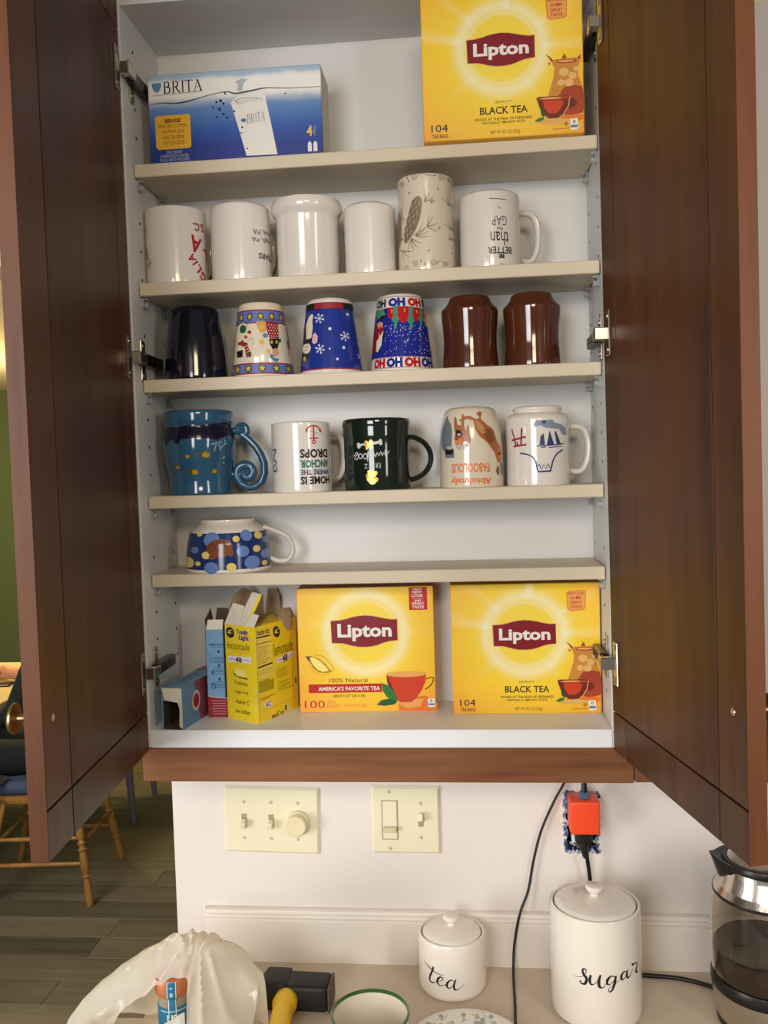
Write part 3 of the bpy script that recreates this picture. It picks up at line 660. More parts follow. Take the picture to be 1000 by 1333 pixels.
P.stroke([(700, 740), (690, 830), (700, 920)], 0.003, m_lemd, 1, 4); P.disc(722, 862, 8, m_olive, 2, 30)
P.build('print', t, side_map(c0, cR, 0.105))

# blue and red box standing behind it
m_bluebox = mat('light_blue_carton', (118, 164, 204), 0.45); m_redbox = ink('carton_red', (142, 28, 44)); m_bluetxt = ink('blue_text', (36, 66, 128))
t = thing('drink_mix_box', 'light blue and dark red drink mix box standing half behind the yellow one', 'drink mix box', (0.0698, 0.0395, 0), radians(2))
bm = B(); wv, dv, hv = 0.0285, 0.055, 0.1395
q = [Vector((0, 0, 0)), Vector((wv, 0, 0)), Vector((wv, dv, 0)), Vector((0, dv, 0))]
for i in range(4): panel(bm, q[i], q[(i+1) % 4], 0, hv, 0.0008, 0, 1)
f = bm.faces.new([bm.verts.new(p+Vector((0, 0, 0.0005))) for p in q]); f.material_index = 0
obj('carton', bm, [m_bluebox, mat('dark_inside_card', (92, 76, 62), 0.8)], t)
for pts, m in (([(0.001, 0.0004, hv-0.001), (wv-0.001, 0.0004, hv-0.001), (wv, 0.004, hv+0.0150), (0.004, 0.004, hv+0.0150)], m_cardw),
               ([(0.001, 0.002, hv-0.001), (0.001, 0.050, hv-0.001), (-0.002, 0.046, hv+0.027), (-0.003, 0.012, hv+0.014)], MATS['dark_inside_card']),
               ([(0.002, dv-0.001, hv-0.001), (wv-0.002, dv-0.001, hv-0.001), (wv-0.004, dv+0.001, hv+0.025), (0.006, dv+0.001, hv+0.026)], MATS['dark_inside_card'])):
    bm = B(); sheet(bm, pts, 0.0008); obj('flap', bm, m, t)
c = lambda x, y: ((x-385)/(520-385)*0.0345*0.84, (735-y)/(735-262)*hv); P = Print(c)
P.poly([(386, 735), (540, 735), (560, 632), (500, 632), (440, 628), (386, 618)], m_redbox, 1); P.stroke([(386, 618), (440, 628), (500, 632), (585, 634)], 0.0007, m_wht, 2)
P.text('DIRECTIONS', 410, 337, 540, 350, m_bluetxt, 2, 0.03); P.stroke([(420, 356), (520, 356)], 0.0006, m_bluetxt, 2)
for y in (381, 456, 530): P.disc(478, y, 9, m_bluetxt, 2)
for y0 in (410, 470, 545):
    for k in range(4): P.stroke([(442, y0+k*10), (520, y0+k*10)], 0.0008, m_bluetxt, 2)
P.stroke([(415, 385), (412, 400), (430, 412), (434, 438), (412, 440), (416, 412)], 0.0007, m_bluetxt, 2); P.poly([(422, 482), (436, 482), (434, 506), (424, 506)], m_bluetxt, 2)
P.stroke([(415, 560), (430, 548), (445, 570), (430, 580), (418, 566), (440, 552)], 0.0012, m_bluetxt, 2, 3)
for k in range(6): P.stroke([(412+(k % 3)*6, 646+k*14), (520, 646+k*14)], 0.0010, ink('pink_white', (214, 150, 156)), 2)
P.build('print', t, front_map)

# the box lying on its side, open end to the front
t = thing('drink_mix_box', 'blue drink mix box lying down with its open dark end facing out', 'drink mix box', (0.0175, -0.024, 0), radians(-8.5))
bm = B(); wv, Lv, hv = 0.0345, 0.145, 0.0640
box(bm, 0, 0.0008, 0, Lv, 0, hv, mi=0); box(bm, wv-0.0008, wv, 0, Lv, 0, hv, mi=1); box(bm, 0.0008, wv-0.0008, 0, Lv, hv-0.0008, hv, mi=0); box(bm, 0.0008, wv-0.0008, 0, Lv, 0, 0.0008, mi=2); box(bm, 0.0008, wv-0.0008, Lv-0.001, Lv, 0.0008, hv-0.0008, mi=3)
obj('carton', bm, [m_bluebox, mat('blue_carton_side', (86, 128, 168), 0.45), MATS['dark_inside_card'], mat('red_carton_end', (120, 40, 48), 0.5)], t)
bm = B(); e_ = 0.0011
q_ = [(e_, wv-e_), (e_, hv-e_)]
for a in ([(e_, 0.003, e_), (e_, Lv-0.002, e_), (e_, Lv-0.002, hv-e_), (e_, 0.003, hv-e_)], [(wv-e_, 0.003, e_), (wv-e_, Lv-0.002, e_), (wv-e_, Lv-0.002, hv-e_), (wv-e_, 0.003, hv-e_)], [(e_, 0.003, hv-e_), (wv-e_, 0.003, hv-e_), (wv-e_, Lv-0.002, hv-e_), (e_, Lv-0.002, hv-e_)]): sheet(bm, a, 0.0003)
obj('inner_shade', bm, mat('inner_shade_dark', (58, 48, 40), 0.9), t)  # thin dark sheets added as the shade inside the open carton
bm = B(); sheet(bm, [(0.001, 0.0, hv-0.001), (wv-0.001, 0.0, hv-0.001), (wv-0.002, 0.002, hv-0.024), (0.003, 0.002, hv-0.020)], 0.0008); obj('flap', bm, m_cardw, t)
bm = B(); sheet(bm, [(wv-0.001, 0, 0.002), (wv-0.001, 0, hv-0.002), (wv-0.009, 0.002, hv-0.022), (wv-0.006, 0.002, 0.030), (wv-0.008, 0.003, 0.004)], 0.0008); obj('flap', bm, m_cardw, t)
P = Print(); P.poly([(0.06, 0), (0.145, 0), (0.145, 0.064), (0.04, 0.064), (0.05, 0.03)], ink('dull_red', (128, 62, 72)), 1); P.disc(0.045, 0.034, 0.014, ink('pale_pink', (206, 180, 180)), 2, 0.016); P.disc(0.045, 0.034, 0.010, m_redbox, 3, 0.011)
P.build('print', t, lambda u, v, e: (wv+e+0.0001, u, v))
P = Print(); P.poly([(0.115, 0.0), (0.145, 0.0), (0.145, wv), (0.118, wv)], MATS['ink_dull_red'], 1); P.stroke([(0.03, 0.012), (0.10, 0.012)], 0.004, m_bluetxt, 1); P.stroke([(0.03, 0.021), (0.09, 0.021)], 0.003, m_bluetxt, 1)
P.build('print', t, lambda u, v, e: (v, u, hv+e+0.0001))
# ---------------------------------------------------------------- mugs
CAMX, CAMY = 0.4876, -1.3071
def glaze(name, rgb, rough=0.14, var=0.0, vs=12): return mat(name, rgb, rough, coat=0.5, var=var, vscale=vs)
m_china = glaze('white_glaze', (226, 219, 210), 0.16); m_ivory = glaze('ivory_glaze', (224, 212, 188), 0.16)
def rat(prof):
    def f(z):
        if z <= prof[0][1]: return prof[0][0]
        for (r0, z0), (r1, z1) in zip(prof, prof[1:]):
            if z0 <= z <= z1 and z1 > z0: return r0+(r1-r0)*(z-z0)/(z1-z0)
        return prof[-1][0]
    return f
def smooth_prof(p, n=5):
    q = crom([(r, 0, z) for r, z in p], n); return [(max(v.x, 0), v.z) for v in q]
class Mug:
    """prof: outer (r,z) from bottom to top.  inverted: open end down, foot recess on top."""
    def __init__(s, label, shelf, x, prof, m, y=0.053, inverted=True, wall=0.004, group='mugs on the shelves', sm=True, cat='mug', name='mug', foot=0.72, mats2=None, n=56, rimcol=None):
        s.x, s.y = x, y; s.P = smooth_prof(prof) if sm else prof; s.r = rat(s.P); s.h = max(z for _, z in prof); s.R = max(r for r, _ in prof)
        s.t = thing(name, label, cat, (x, y, ZS[shelf]), 0, group)
        s.a0 = atan2(CAMX-x, y-CAMY)              # direction of the camera as seen from the mug, from -y towards +x
        outer = s.P; b = B(); h = s.h
        if inverted:
            zc = h-0.010; path = [(0, zc)]+[(max(s.r(z)-wall, 0.004), z) for z in (zc, zc*0.75, zc*0.5, zc*0.25, 0.004)]+[(s.r(0)-wall*0.4, 0)]+outer
            rt = outer[-1][0]; path += [(rt-0.002, h+0.0004), (rt*0.9, h-0.0010), (rt*0.82, h-0.0030), (0, h-0.0030)]
        else:
            path = [(0, 0.002), (outer[0][0]*0.8, 0.002), (outer[0][0]*0.85, 0)]+outer+[(outer[-1][0]-0.002, h+0.0005), (outer[-1][0]-wall, h-0.001)]+[(max(s.r(z)-wall, 0.004), z) for z in (h*0.75, h*0.5, h*0.25, 0.008)]+[(0, 0.007)]
        lathe(b, path, n); bmesh.ops.recalc_face_normals(b, faces=b.faces)
        s.body = obj('body', b, m, s.t, smooth=True); s.m = m
    def handle(s, az, z0, z1, out, rx=0.0050, rw=0.0075, m=None, shape='d', pts=None):
        """az measured from -y towards +x"""
        d = Vector((sin(az), -cos(az), 0)); tg = Vector((cos(az), sin(az), 0))
        ra, rb = s.r(z0)-0.0025, s.r(z1)-0.0025; zm = (z0+z1)/2; hh = (z1-z0)/2; rm = max(ra, rb)+0.0025
        if pts is None:
            if shape == 'c': pts = [(ra, z0)]+[(rm-0.004+(out+0.004)*sin(pi*(0.10+0.8*k/6)), zm-hh*1.02*cos(pi*(0.10+0.8*k/6))) for k in range(7)]+[(rb, z1)]
            else: pts = [(ra, z0), (rm+out*0.55, z0-0.001), (rm+out*0.88, z0+hh*0.35), (rm+out, zm), (rm+out*0.92, z1-hh*0.35), (rm+out*0.60, z1), (rb, z1+0.001)]
        b = B(); tube(b, [d*r+Vector((0, 0, z)) for r, z in pts], rx, 12, smooth=6, rad2=rw, bin_=tg)
        return obj('handle', b, m or s.m, s.t, smooth=True)
    def ang(s, f): return s.a0+asin(max(-0.999, min(0.999, f)))
    def U(s, f): return s.ang(f)*s.R          # print u-coordinate of a place at fraction f of the visible half width
    def fmap(s, u, v, e):
        a = u/s.R; r = s.r(v)+0.00015+e
        return (r*sin(a), -r*cos(a), v)
    def pr(s, conv=None): return Print(conv)
    def crop(s, xl, xr, yt, yb):
        """conv from crop pixels: xl..xr the visible outline, yt..yb top and bottom"""
        def c(x, y):
            f = (x-(xl+xr)/2)/((xr-xl)/2); return (s.U(f), (yb-y)/(yb-yt)*s.h)
        return c
    def done(s, P, name='print'): return P.build(name, s.t, s.fmap, maxlen=0.0045)
def inv_text(P, s, x0, y0, x1, y1, m, L=2, bold=0.0, rot=0.0): P.text(s, x0, y0, x1, y1, m, L, bold, pi+rot)
m_rd = ink('mug_red', (168, 30, 44)); m_gr = ink('mug_grey_text', (84, 84, 84)); m_kb = ink('mug_black', (30, 28, 28)); m_sage = ink('pine_brown', (132, 120, 96)); m_sage2 = ink('pine_light', (170, 160, 132))
def cyl(r0, r1, h, edge=0.006): return [(r0-0.0015, 0), (r0, 0.0025), (r0, h*0.3), ((r0+r1)/2, h*0.6), (r1, h-edge), (r1-edge*0.25, h-edge*0.35), (r1-edge*0.8, h)]
GW = 'white mugs in the row under the top shelf'
# row B
mg = Mug('upside-down white mug with red lettering, at the left wall in the white row', 'B', 0.0450, cyl(0.0470, 0.0468, 0.117), m_china, group=GW)
mg.handle(radians(152), 0.030, 0.088, 0.024)
c = mg.crop(92, 345, 160, 448); P = Print(c)
P.conv = lambda x, y: (x, y)
for s, f, v, w_, h_, r_ in (('S.C.', 0.72, 0.0870, 0.0235, 0.0125, pi+0.05), ('A', 0.60, 0.0600, 0.0215, 0.0250, pi-0.25), ('L', 0.90, 0.0480, 0.0130, 0.0170, pi-0.1), ('A', 0.46, 0.0385, 0.0120, 0.0125, pi-1.05), ('I', 0.56, 0.0315, 0.0028, 0.0120, pi-0.95), ('L', 0.66, 0.0240, 0.0095, 0.0125, pi-0.85), ('G', 0.80, 0.0130, 0.0130, 0.0135, pi-0.70)):
    u = mg.U(f); P.text(s, u-w_/2, v-h_/2, u+w_/2, v+h_/2, m_rd, 2, 0.03, r_)
mg.done(P, 'lettering'); P = Print(c)
P.text('M', 100, 352, 112, 380, m_rd, 2, 0.0, pi+0.6); P.text('I', 95, 300, 99, 350, m_rd, 2, 0, pi+0.3); P.stroke([(96, 225), (97, 250)], 0.002, m_rd, 2)
mg.done(P)
mg = Mug('upside-down white mug with small grey lettering at its right edge, second in the white row', 'B', 0.1475, cyl(0.0462, 0.0458, 0.119, 0.010), m_china, group=GW); mg.handle(radians(150), 0.030, 0.088, 0.024)
c = mg.crop(355, 605, 140, 438); P = Print(c)
inv_text(P, 'ook, PA', 528, 243, 597, 266, m_gr, 2); inv_text(P, 'ough, PA', 522, 272, 599, 294, m_gr, 2); inv_text(P, 'YEARS', 548, 334, 602, 356, m_gr, 2, 0.03)
mg.done(P)
mg = Mug('plain white mug with a flared collar on top, third in the white row', 'B', 0.2520, [(0.0455, 0), (0.0472, 0.003), (0.0472, 0.092), (0.0478, 0.0950), (0.0525, 0.0995), (0.0550, 0.105), (0.0548, 0.113), (0.0525, 0.1178), (0.0480, 0.1190)], m_china, group=GW, inverted=False, sm=False)
mg.handle(radians(150), 0.028, 0.080, 0.024)
mg = Mug('small plain white mug without print, just left of the pine cone mug', 'B', 0.3480, cyl(0.0388, 0.0392, 0.1085, 0.010), m_china, group=GW); mg.handle(radians(165), 0.030, 0.085, 0.026)
mg = Mug('tall white mug with brown pine cones and scrolls, tallest in the white row', 'B', 0.4342, [(0.0425, 0), (0.0435, 0.003), (0.0432, 0.03), (0.0420, 0.075), (0.0412, 0.100), (0.0420, 0.120), (0.0428, 0.136), (0.0418, 0.1405), (0.0395, 0.142)], glaze('warm_white_glaze', (218, 204, 184)), group=GW)
mg.handle(radians(165), 0.035, 0.105, 0.026)
c = mg.crop(80, 835, 110, 1262); P = Print(c)
P.poly([(330, 385), (375, 380), (405, 410), (412, 470), (400, 560), (375, 660), (330, 760), (270, 840), (215, 905), (178, 915), (165, 880), (170, 790), (195, 680), (235, 540), (275, 430)], m_sage, 2)
for k in range(9):
    for q in range(4):
        x = 330-k*20+q*26-30; y = 430+k*52+q*14; P.disc(x, y, 10, m_sage2 if (k+q) % 2 else ink('pine_dark', (104, 92, 70)), 3, 16, 8)
P.poly([(82, 480), (110, 510), (128, 600), (132, 720), (128, 860), (105, 930), (84, 900)], m_sage, 2)
def spray(P, x, y, L, angs, m, w=0.0011):
    for a in angs: P.stroke([(x, y), (x+L*cos(a)*0.6, y-L*sin(a)*0.6), (x+L*cos(a+0.12), y-L*sin(a+0.12))], [w*1.4, w, w*0.5], m, 2)
for x, y, L, an in ((445, 455, 130, (0.9, 1.4, 0.3)), (540, 462, 50, (0.4, 1.2, 2.4)), (320, 850, 170, (0.5, 0.9, 0.15, -0.2)), (470, 750, 150, (0.2, 0.9, 1.3, -0.5)), (265, 870, 150, (-0.6, -1.1, -1.5, -2.0)), (150, 990, 120, (-0.4, -1.0, -1.6, 2.6)), (130, 560, 130, (1.3, 1.7, -1.0, -1.4)), (760, 470, 100, (1.2, 1.6, 2.3, 0.4)), (790, 760, 120, (1.4, 2.0, 2.6, 0.7)), (800, 870, 60, (2.6, 3.2, 0.6))): spray(P, x, y, L, an, m_sage)
P.stroke([(290, 840), (400, 790), (480, 740)], 0.0009, m_sage, 2)
def spiral(P, x, y, r, m, w=0.0008, turns=1.8, a0=0, dirn=1, n=26):
    P.stroke([(x+r*(1-k/n*0.8)*cos(a0+dirn*2*pi*turns*k/n), y+r*(1-k/n*0.8)*sin(a0+dirn*2*pi*turns*k/n)*1.0) for k in range(n+1)], w, m, 2)
for x, y, r in ((160, 205, 34), (320, 150, 42), (665, 160, 40), (770, 175, 26), (190, 1210, 38), (305, 1180, 42), (540, 1170, 44), (690, 1180, 32), (810, 1195, 20)): spiral(P, x, y, r, m_sage, a0=x)
P.stroke([(370, 140), (430, 120), (500, 150), (560, 155), (600, 130)], 0.0008, m_sage, 2, 5); P.stroke([(580, 1190), (620, 1150), (660, 1170)], 0.0008, m_sage, 2, 5); P.stroke([(100, 1215), (140, 1240), (170, 1235)], 0.0008, m_sage, 2, 4)
for x, y in ((245, 328), (625, 300), (630, 765), (540, 465), (480, 1035), (785, 1040), (590, 145), (380, 1150), (430, 1190), (250, 190), (235, 150)): P.disc(x, y, 11, m_sage, 2, 14, 8)
mg.done(P)
mg = Mug('upside-down white mug with black lettering, handle right, last in the white row', 'B', 0.5300, cyl(0.0455, 0.0452, 0.1135, 0.009), m_china, group=GW); mg.handle(radians(105), 0.018, 0.088, 0.0300, 0.0046, 0.0075)
c = mg.crop(417, 627, 82, 322); P = Print(c)
inv_text(P, 'BETTER', 514, 262, 592, 283, m_kb, 2, 0.02); inv_text(P, 'than', 524, 216, 584, 258, m_kb, 2, 0.0)
inv_text(P, 'the', 546, 202, 566, 214, m_kb, 2); inv_text(P, 'GAP', 530, 168, 579, 198, m_kb, 2, -0.01); inv_text(P, 'BE', 550, 286, 568, 298, m_kb, 2, 0.05)
for q in ((553, 141), (558, 141), (556, 312), (561, 312)): P.stroke([q, (q[0]-1, q[1]+6)], 0.0008, m_kb, 2)
P.stroke([(522, 116), (580, 119)], 0.0009, m_kb, 2)
mg.done(P)
# row C
GC = 'upside-down mugs on the middle shelf'
m_navyg = glaze('navy_glaze', (14, 16, 28), 0.12)
mg = Mug('plain dark navy mug upside down, next to the left hinge', 'C', 0.0690, [(0.0475, 0), (0.0490, 0.003), (0.0480, 0.020), (0.0455, 0.055), (0.0410, 0.088), (0.0380, 0.104), (0.0340, 0.1115), (0.0290, 0.1135)], m_navyg, group=GC); mg.handle(radians(160), 0.022, 0.080, 0.022)
def cone(rb, rt, h): return [(rb-0.001, 0), (rb, 0.002), (rb-(rb-rt)*0.33, h*0.33), (rb-(rb-rt)*0.66, h*0.66), (rt, h-0.005), (rt-0.002, h-0.0015), (rt-0.005, h)]
m_gblue = ink('band_blue', (96, 116, 186)); m_gold = ink('star_gold', (214, 172, 58)); m_dkg = ink('star_green', (60, 80, 50)); m_wr = ink('wine', (150, 34, 50)); m_drk = ink('figure_black', (28, 26, 26)); m_skin = ink('figure_skin', (206, 150, 116)); m_crm = ink('figure_cream', (232, 220, 192)); m_fgreen = ink('figure_green', (36, 92, 58)); m_fbrown = ink('figure_brown', (116, 62, 44)); m_fblue = ink('figure_blue', (84, 122, 172)); m_ftan = ink('figure_tan', (204, 152, 88))
def ring(P, mg, v0, v1, m, L=1, f0=-0.999, f1=0.999): 
    a, b = mg.U(f0)-0.015, mg.U(f1)+0.015
    n = 12
    for k in range(n):
        p, q = a+(b-a)*k/n, a+(b-a)*(k+1)/n; P.poly([(p, v0), (q, v0), (q, v1), (p, v1)], m, L, raw=True)
mg = Mug('cream mug upside down with blue star bands, a snowman and a hatted figure', 'C', 0.1745, cone(0.0490, 0.0350, 0.1135), m_ivory, group=GC, sm=False); mg.handle(radians(160), 0.025, 0.078, 0.022)
h = mg.h
def cc(x, y):                                  # crop 1000x1158: tapering outline
    v = (1085-y)/(1085-108)*h; xc = 495+ (y-600)*0.012; hw = 215+ (y-108)/(1085-108)*230*1.02+ (90 if False else 0)
    hw = 310+(y-150)/(1085-150)*135
    f = (x-xc)/hw; return (mg.U(f), v+0.004*(sqrt(max(0, 1-f*f))-1)*(-1)*0)
P = Print(cc)
for a, b in ((0.080, 0.1010), (0.0030, 0.0200)):
    ring(P, mg, a, b, m_wr, 1); ring(P, mg, a+0.0022, b-0.0022, m_gblue, 2)
    vm = (a+b)/2
    for f in (-0.93, -0.78, -0.45, -0.02, 0.42, 0.80, 0.95):
        u = mg.U(f); s = P.conv; P.conv = lambda x, y: (x, y)
        P.star(u, vm, 0.0072, m_dkg, 3, 6, 0.8); P.star(u, vm, 0.0052, m_gold, 4, 5, 0.5); P.conv = s
# snowman (upside down)
P.disc(240, 560, 75, m_crm, 1, 200, 20); P.stroke([(180, 440), (200, 370), (260, 350), (305, 390), (300, 450)], 0.0007, m_drk, 2, 5); P.disc(250, 460, 44, m_fgreen, 3, 56)
for k in range(5): P.poly([(330-k*22, 480+k*28), (365-k*24, 510+k*28), (330-k*24, 545+k*30), (295-k*22, 515+k*28)], m_wr if k % 2 == 0 else m_crm, 3)
P.poly([(175, 620), (300, 640), (340, 790), (290, 850), (262, 700), (180, 660)], m_wr, 3)
for k in range(3): P.stroke([(262+k*16, 700+k*36), (312+k*10, 680+k*36)], 0.0010, m_crm, 4)
P.poly([(155, 745), (240, 735), (232, 825), (165, 830)], m_drk, 4); P.disc(205, 700, 38, m_crm, 3, 40); P.stroke([(310, 620), (380, 590), (370, 690)], 0.0006, m_dkg, 2, 3); P.disc(330, 800, 22, m_dkg, 4, 40)
# figure with hat and stars (upside down)
P.poly([(505, 345), (530, 328), (700, 330), (738, 350), (730, 395), (640, 390), (520, 380)], m_fbrown, 2); P.poly([(555, 380), (712, 385), (720, 590), (590, 590), (560, 470)], m_wr, 3)
for k in range(5):
    for q in range(4): P.disc(590+q*34+(k % 2)*12, 420+k*36, 7, m_crm, 4, 9, 6)
P.poly([(425, 380), (460, 340), (520, 345), (560, 400), (555, 500), (480, 530), (440, 450)], m_ftan, 2); P.star(500, 450, 60, m_gold, 4); P.disc(540, 560, 36, m_fblue, 4, 30); P.star(490, 640, 52, m_gold, 3)
P.poly([(590, 600), (720, 590), (722, 640), (700, 730), (640, 750), (605, 680)], m_drk, 4); P.disc(625, 645, 14, m_gold, 5, 24); P.disc(688, 640, 14, m_gold, 5, 24); P.disc(735, 615, 16, m_fgreen, 5, 30)
P.disc(675, 775, 44, m_skin, 5, 52); P.poly([(595, 800), (630, 810), (718, 860), (690, 905), (650, 895), (605, 850)], m_fblue, 6); P.stroke([(640, 838), (710, 852)], 0.0016, m_crm, 7); P.star(580, 765, 38, m_gold, 3); P.stroke([(585, 600), (600, 700), (640, 755)], 0.0012, m_crm, 5, 3); P.stroke([(745, 640), (750, 720), (715, 760)], 0.0010, m_crm, 5, 3)
P.poly([(815, 360), (850, 480), (868, 600), (890, 700), (860, 720), (830, 630), (850, 560)], m_drk, 2); P.poly([(830, 620), (885, 650), (880, 715), (850, 700)], m_wr, 3); P.disc(862, 770, 16, m_ftan, 2, 40)
mg.done(P)
m_blueg = glaze('cobalt_glaze', (44, 66, 158))
mg = Mug('cobalt blue mug upside down with white snowflakes and a snowman', 'C', 0.2825, cone(0.0490, 0.0355, 0.1145), m_china, group=GC, sm=False); mg.handle(radians(160), 0.025, 0.078, 0.022, m=m_blueg)
m_cob = ink('cobalt', (34, 54, 142), 0.15); m_cob.node_tree.nodes['Principled BSDF'].inputs['Coat Weight'].default_value = 0.5
h = mg.h
def conv3(m_, xt, xc0, hw0, hw1, y0, y1, x1=0):
    def f(x, y):
        t = (y-y0)/(y1-y0); return (m_.U((x-(xc0+x1*t))/(hw0+(hw1-hw0)*t)), (1-t)*m_.h)
    return f
P = Print(conv3(mg, 0, 495, 300, 450, 95, 1050, 15))
ring(P, mg, 0.0075, 0.104, m_cob, 1); ring(P, mg, 0.0055, 0.0075, m_wr, 1); ring(P, mg, 0.097, 0.107, ink('dark_green_band', (24, 34, 28)), 2); ring(P, mg, 0.0975, 0.1065, m_wr, 3, -0.35, 0.28)
def flake(P, x, y, r, m):
    for k in range(3):
        a = pi*k/3+0.3; P.stroke([(x-r*cos(a), y-r*sin(a)), (x+r*cos(a), y+r*sin(a))], 0.0011, m, 4)
    for k in range(6):
        a = pi*k/3+0.3
        for s in (-0.5, 0.5): P.stroke([(x+r*0.5*cos(a), y+r*0.5*sin(a)), (x+r*0.5*cos(a)+r*0.42*cos(a+s), y+r*0.5*sin(a)+r*0.42*sin(a+s))], 0.0008, m, 4)
m_snow = ink('snow', (216, 218, 226))
for x, y, r in ((362, 360, 66), (690, 590, 66), (360, 745, 66), (905, 820, 46)): flake(P, x, y, r, m_snow)
for x, y, r in ((725, 305, 17), (495, 497, 20), (487, 748, 12), (675, 732, 20), (588, 878, 18), (828, 400, 10), (868, 662, 10)): P.disc(x, y, r, m_snow, 4, n=10)
P.poly([(190, 400), (225, 320), (265, 290), (285, 310), (270, 380), (272, 470), (250, 590), (205, 605), (170, 600), (175, 500)], m_crm, 4); P.poly([(268, 560), (300, 530), (335, 580), (325, 660), (285, 680), (255, 650)], ink('mitten_pink', (222, 176, 186)), 5)
P.poly([(165, 600), (245, 598), (240, 660), (150, 660)], m_drk, 5); P.disc(178, 715, 58, m_crm, 5, 68); P.stroke([(160, 700), (200, 690), (190, 735), (160, 740)], 0.0008, m_gr, 6, 3); P.poly([(120, 780), (215, 800), (180, 870), (105, 880)], m_drk, 4); P.disc(148, 845, 22, m_gold, 5, 30); P.poly([(160, 470), (185, 400), (180, 600), (150, 600)], m_drk, 4)
mg.done(P)
mg = Mug('blue Christmas mug upside down with OH bands, stockings and a Santa', 'C', 0.3915, cone(0.0492, 0.0352, 0.1155), m_china, group=GC, sm=False); mg.handle(radians(160), 0.025, 0.078, 0.022)
P = Print(conv3(mg, 0, 468, 310, 440, 80, 1050, 12))
m_xblue = ink('christmas_blue', (32, 42, 140), 0.15); m_xred = ink('christmas_red', (186, 28, 36), 0.15); m_xgreen = ink('christmas_green', (70, 140, 112), 0.15); m_xdg = ink('dark_green', (36, 58, 44), 0.15)
ring(P, mg, 0.0205, 0.0940, m_xblue, 1)
for a in (0.0035, 0.0190, 0.0930, 0.1095):
    for k in range(46):
        f = -0.97+1.94*k/45; u = mg.U(f); P.poly([(u-0.0007, a), (u+0.0007, a), (u+0.0007, a+0.0015), (u-0.0007, a+0.0015)], m_drk if k % 2 else m_xred, 2, raw=True)
cols = [m_xdg, m_xblue, m_xred, m_xdg]
for k, (f0, f1) in enumerate(((-0.94, -0.58), (-0.48, 0.20), (0.30, 0.82), (0.86, 0.97))):
    u0, u1 = mg.U(f0), mg.U(f1); s = P.conv; P.conv = lambda x, y: (x, y); P.text('HO', u0, 0.0955, u1, 0.1085, cols[k], 3, 0.07, pi); P.conv = s
for k, (f0, f1) in enumerate(((-0.86, -0.52), (-0.47, 0.02), (0.08, 0.57), (0.60, 0.93))):
    u0, u1 = mg.U(f0), mg.U(f1); s = P.conv; P.conv = lambda x, y: (x, y); P.text('HO', u0, 0.0045, u1, 0.0190, (m_xred, m_xblue)[k % 2], 3, 0.07, pi); P.conv = s
for (x, y, w_, hh, m) in ((405, 240, 90, 300, m_xgreen), (605, 250, 90, 310, m_xgreen), (740, 260, 70, 250, m_xgreen), (200, 260, 170, 120, m_xgreen)):
    P.poly([(x-w_*0.3, y), (x+w_*0.35, y), (x+w_*0.30, y+hh*0.4), (x+w_*0.5, y+hh*0.6), (x+w_*0.2, y+hh*0.75), (x+w_*0.1, y+hh), (x-w_*0.25, y+hh*0.95), (x-w_*0.2, y+hh*0.72), (x-w_*0.6, y+hh*0.6), (x-w_*0.3, y+hh*0.4)], m, 3)
for (x, y, w_, hh) in ((510, 250, 150, 220), (675, 260, 90, 190), (350, 260, 90, 150), (775, 265, 50, 160)):
    P.poly([(x-w_*0.5, y), (x+w_*0.5, y), (x+w_*0.45, y+hh*0.7), (x, y+hh), (x-w_*0.5, y+hh*0.75)], m_xred, 2); P.stroke([(x+w_*0.1, y+30), (x+w_*0.1, y+70)], 0.0022, m_gold, 4)
P.poly([(775, 380), (830, 360), (840, 470), (800, 490)], m_gold, 2)
P.poly([(170, 400), (210, 350), (265, 345), (255, 385), (225, 400)], m_drk, 4); P.poly([(105, 640), (150, 440), (200, 410), (240, 440), (240, 560), (215, 700), (160, 800), (90, 790)], ink('santa_red', (150, 26, 34)), 4)
P.poly([(160, 440), (200, 415), (240, 440), (235, 510), (210, 480), (185, 510)], m_skin, 5); P.poly([(180, 540), (200, 600), (245, 540), (225, 640), (215, 720), (165, 800), (140, 790), (150, 660), (185, 620)], m_crm, 5); P.poly([(225, 600), (262, 560), (260, 640), (230, 650)], m_drk, 5)
for k in range(110):
    x = 250+random.random()*600; y = 480+random.random()*370; P.disc(x, y, 5, m_snow, 3, 6, 5)
mg.done(P)
m_brg = glaze('brown_glaze', (84, 42, 24), 0.10, 0.15, 30)
pb = [(0.0420, 0), (0.0428, 0.003), (0.0418, 0.018), (0.0405, 0.038), (0.0408, 0.058), (0.0425, 0.076), (0.0432, 0.086), (0.0425, 0.0905), (0.0380, 0.095), (0.0330, 0.1015), (0.0300, 0.1080), (0.0270, 0.1098)]
for x, lb in ((0.4965, 'glossy brown waisted mug upside down, nearer the blue Christmas mug'), (0.5895, 'glossy brown waisted mug upside down, nearer the right wall')):
    mg = Mug(lb, 'C', x, pb, m_brg, group=GC); mg.handle(radians(168), 0.020, 0.076, 0.026)
